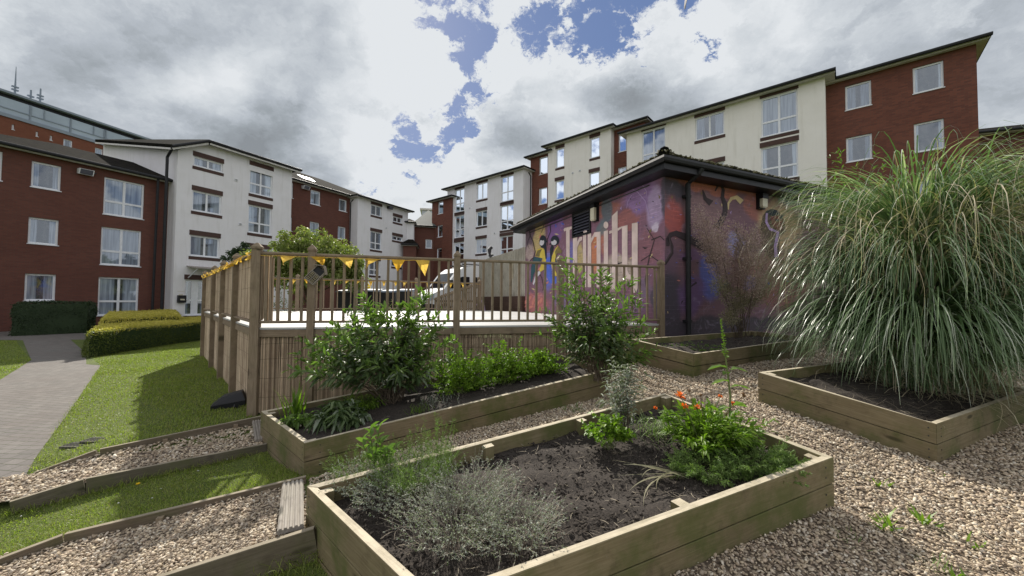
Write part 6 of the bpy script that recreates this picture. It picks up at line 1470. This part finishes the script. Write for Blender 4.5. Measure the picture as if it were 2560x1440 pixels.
# leafy upright plant
x, y = apt(940, 1205); b0 = Vector((x, y, bxy('A', x, y))); r0 = thing('leafy_plant', b0, 'tall plant with broad light green leaves at the left of the nearest bed', 'plant'); mb = MB(); lv = Leaves()
for (u, v) in ((925, 1075), (948, 1068), (965, 1130), (905, 1100), (985, 1125), (930, 1140), (952, 1110)):
    t = W(u, v, y + random.uniform(-.06, .06)); b_ = b0 + Vector((random.uniform(-.04, .04), random.uniform(-.04, .04), 0)); mb.tube([b_, b_.lerp(t, .5), t], [.005, .004, .003], 5)
    n = 9; k = np.linspace(.45, 1, n); a = np.arange(n) * 2.4; lv.add(np.array([list(b_.lerp(t, q)) for q in k]), np.column_stack([np.cos(a), np.sin(a), .5 + k]), .115, .042, .35)
mb.build('stem', M['stemgreen'], r0); lv.build('leaves', M['buddleia2'], r0)
# marigolds
x, y = apt(1760, 1130); b0 = Vector((x, y, bxy('A', x, y)))
c = W(1775, 1080, y); s = y / F
mg = shrub('marigold', 'orange flowering marigold clump at the back right of the nearest bed', 'flower', b0, c, (118 * s, 95 * s, 66 * s), 120, 22, .075, .024, 'herb', stemm='stemgreen', srad=.003, start=.25, droop=.2, outw=1.2)
for i, (u, v, r_) in enumerate(((1701, 991, .048), (1711, 1017, .036), (1741, 1020, .040), (1638, 1020, .018), (1800, 992, .022), (1832, 1010, .028))):
    Yf = y + (i % 3 - 1) * .05; h = W(u, v, Yf); mb = MB(); st = b0 + Vector((random.uniform(-.05, .05), random.uniform(-.05, .05), 0)); mb.tube([st, st.lerp(h, .6) + Vector((0, 0, .04)), h], [.0035, .003, .0025], 5); mb.build('flower_stem', M['stemgreen'], mg)
    lv = Leaves(); n = 34; a = rng.uniform(0, 6.28, n); el = rng.uniform(-.05, .9, n); nr = np.array([.15, -.35, .9]); nr /= np.linalg.norm(nr); t1_ = unit(np.cross(nr, [0, 1, .2])); t2_ = np.cross(nr, t1_)
    d = np.cos(a)[:, None] * t1_ + np.sin(a)[:, None] * t2_ + nr * el[:, None]; lv.add(np.tile(np.array(h), (n, 1)), d, r_ * rng.uniform(.8, 1.1, n), .014, .05, .1); fo = lv.build('flower', M['orange'], mg)
    mb = MB(); mb.tube([h, h + Vector(nr) * .008, h + Vector(nr) * .012], [r_ * .35, r_ * .3, .002], 8); mb.build('flower_centre', M['brownseed'], fo)
for (u, v) in ((1723, 980), (1752, 991), (1788, 1017), (1860, 993), (1858, 988)):
    h = W(u, v, y + .03); mb = MB(); st = b0; mb.tube([st, st.lerp(h, .6) + Vector((0, 0, .04)), h], [.003, .0025, .002], 5); mb.tube([h, h + Vector((0, 0, .012)), h + Vector((0, 0, .02))], [.006, .013, .004], 7); mb.build('seed_head', M['brownseed'], mg)
# foxglove spire
x, y = apt(1822, 1130); b0 = Vector((x, y, bxy('A', x, y))); fx = thing('foxglove', b0, 'tall foxglove spire of buds with arching leaves in the nearest bed', 'flower'); tp_ = W(1802, 797, y); mid = W(1826, 990, y)
ln = [b0, b0.lerp(mid, .5), mid, W(1815, 900, y), tp_]; mb = MB(); mb.tube(ln, [.009, .008, .007, .005, .002], 8); mb.build('stem', M['stemgreen'], fx)
lv = Leaves(); P_, D_ = [], []
for (u, v, du) in ((1825, 925, 1), (1820, 920, -1), (1826, 955, -1), (1826, 968, 1), (1830, 1015, 1), (1826, 1020, -1), (1832, 1050, 1), (1826, 1055, -1), (1822, 935, -.5), (1830, 1080, .8)): P_.append(list(W(u, v, y))); D_.append([du, random.uniform(-.5, .3), .45])
lv.add(np.array(P_), np.array(D_), rng.uniform(.11, .18, len(P_)), .065, .5); lv.build('leaves', M['buddleia2'], fx)
lv = Leaves(); n = 90; k = rng.uniform(0, 1, n); a = rng.uniform(0, 6.28, n); A_ = np.array(W(1814, 895, y)); B_ = np.array(tp_); lv.add(A_ + (B_ - A_) * k[:, None], np.column_stack([np.cos(a), np.sin(a), .2 + k]), .028 * (1.15 - k * .7), .015 * (1.2 - k * .7), .1); lv.build('buds', M['herb'], fx)
# small leafy and feathery things
b0 = base('A', 1520, 1120, 2.9); s = b0.y / F; shrub('parsley', 'small bright leafy clump in the middle of the nearest bed', 'herb', b0, b0 + Vector((0, 0, .11)), (62 * s, 55 * s, 46 * s), 60, 14, .042, .034, 'herb', stemm='stemgreen', srad=.002, start=.5, droop=.2)
b0 = base('A', 1560, 1085, 3.2); s = b0.y / F; shrub('sage_bush', 'sparse grey leaved sage leaning over the back board of the nearest bed', 'herb', b0, W(1550, 975, b0.y), (55 * s, 45 * s, 95 * s), 34, 26, .085, .015, 'silver', srad=.003, start=.15, droop=.5)
b0 = base('A', 1640, 1080, 3.1); bladeclump('grass_tuft', 'drooping green tuft at the back corner of the nearest bed', 'grass tuft', b0, 220, (0, 6.28), (.5, 1.4), (-.9, .3), (.1, .24), (.003, .007), 'fennel', .13)
wiry('yarrow', 'feathery dark green yarrow in the right corner of the nearest bed', 'herb', 'A', [(*apt(1870, 1165), .19, 1), (*apt(1760, 1180), .13, .8)], 500, (.10, .24), 'fennel', .0022, .022, 46, (.3, 1.3), (-.2, .8), leafw=.22)
# dry stalk bundle
r0 = thing('dried_stalks', base('A', 1600, 1190, 2.4), 'bundle of withered leaves lying on the soil of the nearest bed', 'dead stalks'); lv = Leaves(); P_ = [list(base('A', 1715 + random.uniform(-12, 12), 1200 + random.uniform(-8, 8), 2.4) + Vector((0, 0, .02))) for _ in range(14)]
tg = base('A', 1480, 1215, 2.3); p0 = base('A', 1715, 1200, 2.4); azb = math.atan2(tg.x - p0.x, tg.y - p0.y)
lv.ribbons(np.array(P_), azb + rng.normal(0, .13, 14), rng.uniform(.1, .5, 14), rng.uniform(-.5, -.1, 14), rng.uniform(.25, .52, 14), rng.uniform(.008, .018, 14), 9, curl=1.1); lv.build('leaves', M['wilted'], r0)
# litter and clods
def litter(K, n, L, lab, green=0):
    u_, v_ = rng.uniform(.03, .97, n), rng.uniform(.04, .96, n); P_ = np.array([list(bpt(K, a, b, -.085)) for a, b in zip(u_, v_)]); lv = Leaves(); lv.ribbons(P_, rng.uniform(0, 6.28, n), rng.uniform(-.2, .5, n), rng.uniform(-.5, .2, n), rng.uniform(*L, n), rng.uniform(.002, .0045, n), 4, curl=.9)
    return tag(lv.build('plant_litter', M['litter'], loc=tuple(bpt(K, .5, .5))), lab, 'plant litter', None, 'stuff')
litter('A', 700, (.015, .10), 'dead twigs and stems strewn over the soil of the nearest bed'); litter('B', 300, (.02, .1), 'dead stems on the soil of the long bed'); litter('C', 260, (.03, .16), 'dead stems on the soil of the bed by the painted wall'); litter('D', 500, (.06, .3), 'straw fallen around the pampas grass')
for K, n in (('A', 4500), ('B', 2500), ('C', 900), ('D', 900)):
    u_, v_ = rng.uniform(.02, .98, n), rng.uniform(.03, .97, n); P_ = np.array([list(bpt(K, a, b, -.10)) for a, b in zip(u_, v_)])
    pebbles('soil_clods', P_, (.003 + .012 * rng.uniform(0, 1, n) ** 2.5), M['soil'], 'dark crumbs of soil in the ' + {'A': 'nearest bed', 'B': 'long bed', 'C': 'bed by the painted wall', 'D': 'pampas grass bed'}[K], 'soil')
# bed C: low weeds and the feathery pink shrub
b0 = base('C', 1745, 868, 5.9); wiry('low_weeds', 'low yellow green weeds in the bed by the painted wall', 'weeds', 'C', [(b0.x, b0.y, .28, 1), (b0.x - .35, b0.y + .12, .2, .8)], 420, (.02, .08), 'fennel', .003, .02, 14, (.1, 1.2), (-.4, .8))
b0 = base('C', 1850, 845, 6.6); r0 = thing('tamarisk', b0, 'feathery dusty pink shrub with bare stems in front of the painted wall', 'shrub'); mb = MB(); lv = Leaves(); lg = Leaves()
tp = [(1745, 520), (1765, 545), (1790, 570), (1740, 560), (1800, 540), (1840, 560), (1860, 580), (1880, 600), (1905, 600), (1920, 640), (1800, 620), (1780, 640), (1830, 650), (1860, 680), (1900, 690), (1820, 700), (1850, 730), (1790, 700), (1880, 740), (1835, 760), (1815, 790), (1910, 720), (1770, 600), (1890, 570), (1925, 680), (1850, 620), (1870, 640)]
for (u, v) in tp:
    Yt = b0.y + random.uniform(-.35, .35); t = W(u, v, Yt); b_ = b0 + Vector((random.uniform(-.12, .12), random.uniform(-.08, .08), 0)); m_ = b_.lerp(t, .55) + Vector(((b0.x - t.x) * -.05, 0, .15))
    k = np.linspace(0, 1, 9)[:, None]; L_ = (1 - k) ** 2 * np.array(b_) + 2 * k * (1 - k) * np.array(m_) + k ** 2 * np.array(t); mb.tube([Vector(x) for x in L_], list(np.linspace(.006, .0015, 9)), 5, cap=False)
    n = 900; q = rng.uniform(.60, 1.0, n) * 8; i0 = np.minimum(q.astype(int), 7); f = (q - i0)[:, None]; P_ = L_[i0] * (1 - f) + L_[i0 + 1] * f; ax = unit(L_[i0 + 1] - L_[i0]); off = unit(rng.normal(0, 1, (n, 3))) * (rng.uniform(0, 1, (n, 1)) ** .7) * .15
    (lv if v < 700 else lg).simple(P_ + off, ax * .5 + unit(off) + [0, 0, .1], rng.uniform(.02, .055, n), .011, .1)
mb.build('stems', M['bark'], r0); lv.build('plumes', M['plume'], r0); lg.build('seed_plumes', leafmat('grey dry plume', (.20, .175, .11), (.33, .29, .19), .2, .8), r0)

# ------------------------------------------------------------------ pampas grass
b0 = bpt('D', .74, .50, -.10); r0 = thing('pampas_grass', b0, 'huge fountain of arching pampas grass blades in the right bed', 'grass'); lv = Leaves(); n = 7500
def tuft(lv, n, e0, e1, L, wd, seg, jit=.6, curl=.25, bend=2.0, RX=1.80, RZ=4.1):
    n = int(n * 1.6); a = rng.uniform(0, 6.28, n); rr0 = np.abs(rng.normal(0, .25, n)); P_ = np.array(b0) + np.column_stack([np.sin(a) * rr0 * 1.25, np.cos(a) * rr0 * .85, np.zeros(n)])
    t = Leaves(); t.ribbons(P_, a + rng.normal(0, jit, n), rng.uniform(*e0, n), rng.uniform(*e1, n), rng.uniform(*L, n), rng.uniform(*wd, n), seg, curl=curl, pw=bend)
    k = 2 * (seg + 1); V = t.V[0].reshape(n, k, 3); q = V - np.array(b0); d_ = (np.hypot(q[..., 0], q[..., 1]) / RX) ** 2.4 + (np.maximum(q[..., 2], 0) / RZ) ** 2.4
    keep = (d_.max(1) < rng.uniform(.72, 1.12, n)) & (q[..., 2].min(1) > -.28); V = V[keep]; m = len(V); b = lv.nv + np.arange(m)[:, None] * k
    for i in range(seg): lv.F4.append(b + [2 * i, 2 * i + 1, 2 * i + 3, 2 * i + 2])
    lv.V.append(V.reshape(-1, 3)); lv.nv += m * k; print('blades kept', m, 'of', n)
tuft(lv, 3800, (1.44, 1.57), (-1.9, -1.2), (3.0, 4.7), (.015, .028), 20, .5, .25, 3.2, 1.8, 3.7); tuft(lv, 3400, (1.36, 1.57), (-2.1, -1.3), (2.4, 4.4), (.015, .028), 18, bend=2.1, RZ=3.7); tuft(lv, 2200, (1.2, 1.55), (-1.9, -1.2), (1.6, 3.2), (.013, .025), 14, bend=1.45); tuft(lv, 700, (1.0, 1.5), (-1.7, -1.1), (1.0, 2.0), (.012, .020), 10, bend=1.3); lv.build('blades', M['pampas'], r0)
lv = Leaves(); tuft(lv, 1100, (1.35, 1.57), (-3.4, -1.3), (2.6, 5.0), (.007, .014), 20, .8, 1.1, 2.6, 1.95, 4.0); tuft(lv, 900, (-.1, 1.2), (-1.2, .0), (.3, 1.1), (.005, .010), 7, 1.5, 1.2, 1.2); lv.build('dry_blades', M['deadgrass'], r0)
# shrub tips rising behind the pampas
b0 = Vector((6.6, 7.3, -.8)); tips = [W(u, v, 7.3) for u, v in ((2085, 365), (2075, 385), (2100, 375), (2190, 380), (2215, 395), (2360, 335), (2140, 410), (2260, 400), (2290, 380), (2050, 440), (2000, 480))]
shrub('leafy_shrub', 'tall light green shrub rising behind the pampas grass', 'shrub', b0, W(2230, 560, 7.3), (1.5, .8, 1.1), 70, 30, .14, .04, 'buddleia', tips=tips, tipm='buddleia2', droop=.35, start=.4)

# ------------------------------------------------------------------ weeds in the gravel
def onground(u, v):
    p = W(u, v, 2.5)
    for _ in range(25): z = g1(p.x, p.y) + .012; r_ = ray(u, v); p = r_ * (z / r_.z)
    return p
for i, (u, v, n, L, lab) in enumerate(((2198, 1213, 9, (.05, .12), 'lone sword leaved weed in the gravel between the beds'), (2215, 1320, 22, (.06, .16), 'larger leafy weed in the gravel, left of the pair'), (2310, 1310, 20, (.06, .15), 'leafy weed with broad leaves in the gravel, right of the pair'), (2440, 1370, 8, (.05, .10), 'narrow upright weed near the right edge of the gravel'), (2355, 1190, 4, (.04, .09), 'tiny weed below the corner of the pampas bed'), (2120, 1345, 30, (.03, .07), 'small mossy weed in the shade of the nearest bed'), (2340, 1415, 60, (.03, .07), 'low fuzzy green weed at the bottom right'), (2390, 1448, 16, (.05, .11), 'green weed cut by the bottom edge'))):
    bladeclump('weed', lab, 'weed', onground(u, v), n, (0, 6.28), (.3, 1.4), (-.2, 1.0), L, (.010, .02) if n < 25 else (.003, .006), 'herb' if n < 25 else 'fennel', .02 if n < 25 else .05, 'weeds in the gravel', 5)
p = onground(1400, 1040); bladeclump('weed', 'flat green weed between the long bed and the nearest bed', 'weed', onground(1440, 1028), 60, (0, 6.28), (.1, .9), (-.4, .4), (.08, .2), (.004, .01), 'fennel', .08, 'weeds in the gravel', 5)
# tufts of long grass at the bottom left
for k, (u, v) in enumerate(((740, 1385), (800, 1370))):
    bladeclump('grass_tuft', ['long shaggy grass tuft below the left corner of the nearest bed', 'long grass tuft touching the side of the nearest bed'][k], 'grass tuft', onground(u, v), 260, (0, 6.28), (.5, 1.5), (-.6, 1.0), (.05, .14), (.003, .005), 'grass', .08, None, 5)
# dandelion
p = onground(345, 1222); dn = thing('dandelion', p, 'single yellow dandelion in the grass between the ramps', 'flower'); mb = MB(); mb.tube([p, p + Vector((0, 0, .04))], .002, 5); mb.build('stem', M['stemgreen'], dn)
lv = Leaves(); n = 40; a = rng.uniform(0, 6.28, n); lv.simple(np.tile(np.array(p) + [0, 0, .04], (n, 1)), np.column_stack([np.cos(a), np.sin(a), rng.uniform(.1, 1.2, n)]), .02, .006, 0); lv.build('flower', M['signyellow'], dn)
# daisies and pale specks in the lawn
k = rng.integers(0, len(lq), 90); P_ = np.column_stack([lq[k], gz(lq[k, 0], lq[k, 1]) + .025]); lv = Leaves(); P3_ = np.repeat(P_, 8, 0); a = rng.uniform(0, 6.28, len(P3_)); lv.simple(P3_, np.column_stack([np.cos(a), np.sin(a), np.full(len(a), .3)]), .009, .005, 0)
tag(lv.build('daisies', M['gullwhite'], loc=(0, 0, 0)), 'tiny white daisies dotted through the lawn', 'daisies', None, 'stuff')
# straw and dead leaves on the gravel, long grass left along the boards
n = 420; X = rng.uniform(1.6, 4.6, n); Y = rng.uniform(1.6, 5.2, n); k = np.ones(n, bool)
for e in ex: k &= ~inpoly(X, Y, e)
X, Y = X[k], Y[k]; n = len(X); lv = Leaves(); lv.ribbons(np.column_stack([X, Y, gz(X, Y) + .03]), rng.uniform(0, 6.28, n), rng.uniform(-.1, .2, n), rng.uniform(-.2, .1, n), rng.uniform(.02, .16, n) , rng.uniform(.003, .008, n), 4, curl=.8)
tag(lv.build('gravel_litter', M['litter'], loc=(2.5, 2.5, -1.3)), 'bits of straw and dead leaf lying on the gravel by the pampas bed', 'plant litter', None, 'stuff')
P_ = []
for a_, b_, m_ in (((-4.5,3.80),(-3.25,5.0),500), ((-4.1,3.17),(-2.75,4.18),700), ((-3.4,2.66),(-1.9,3.38),700), ((-3.5,5.25),(-8.9,11.1),1500), ((-5.5,4.66),(-10.1,9.6),700), ((-1.95,2.05),(-1.25,2.25),500), ((-2.75,4.2),(-1.95,3.42),300), ((-12.7,11.4),(-9.2,12.6),500)):
    t = rng.uniform(0, 1, m_); x = a_[0] + (b_[0] - a_[0]) * t + rng.normal(0, .03, m_); y = a_[1] + (b_[1] - a_[1]) * t + rng.normal(0, .03, m_); P_.append(np.column_stack([x, y, gz(x, y)]))
P_ = np.concatenate(P_); n = len(P_); lv = Leaves(); lv.ribbons(P_, rng.uniform(0, 6.28, n), rng.uniform(.6, 1.5, n), rng.uniform(-.5, .9, n), rng.uniform(.03, .10, n), rng.uniform(.003, .006, n), 3)
tag(lv.build('grass', M['grass'], loc=(0, 0, 0)), 'longer uncut grass along the boards, the path edge and the deck posts', 'grass', None, 'stuff')
print('objects', len(bpy.data.objects))
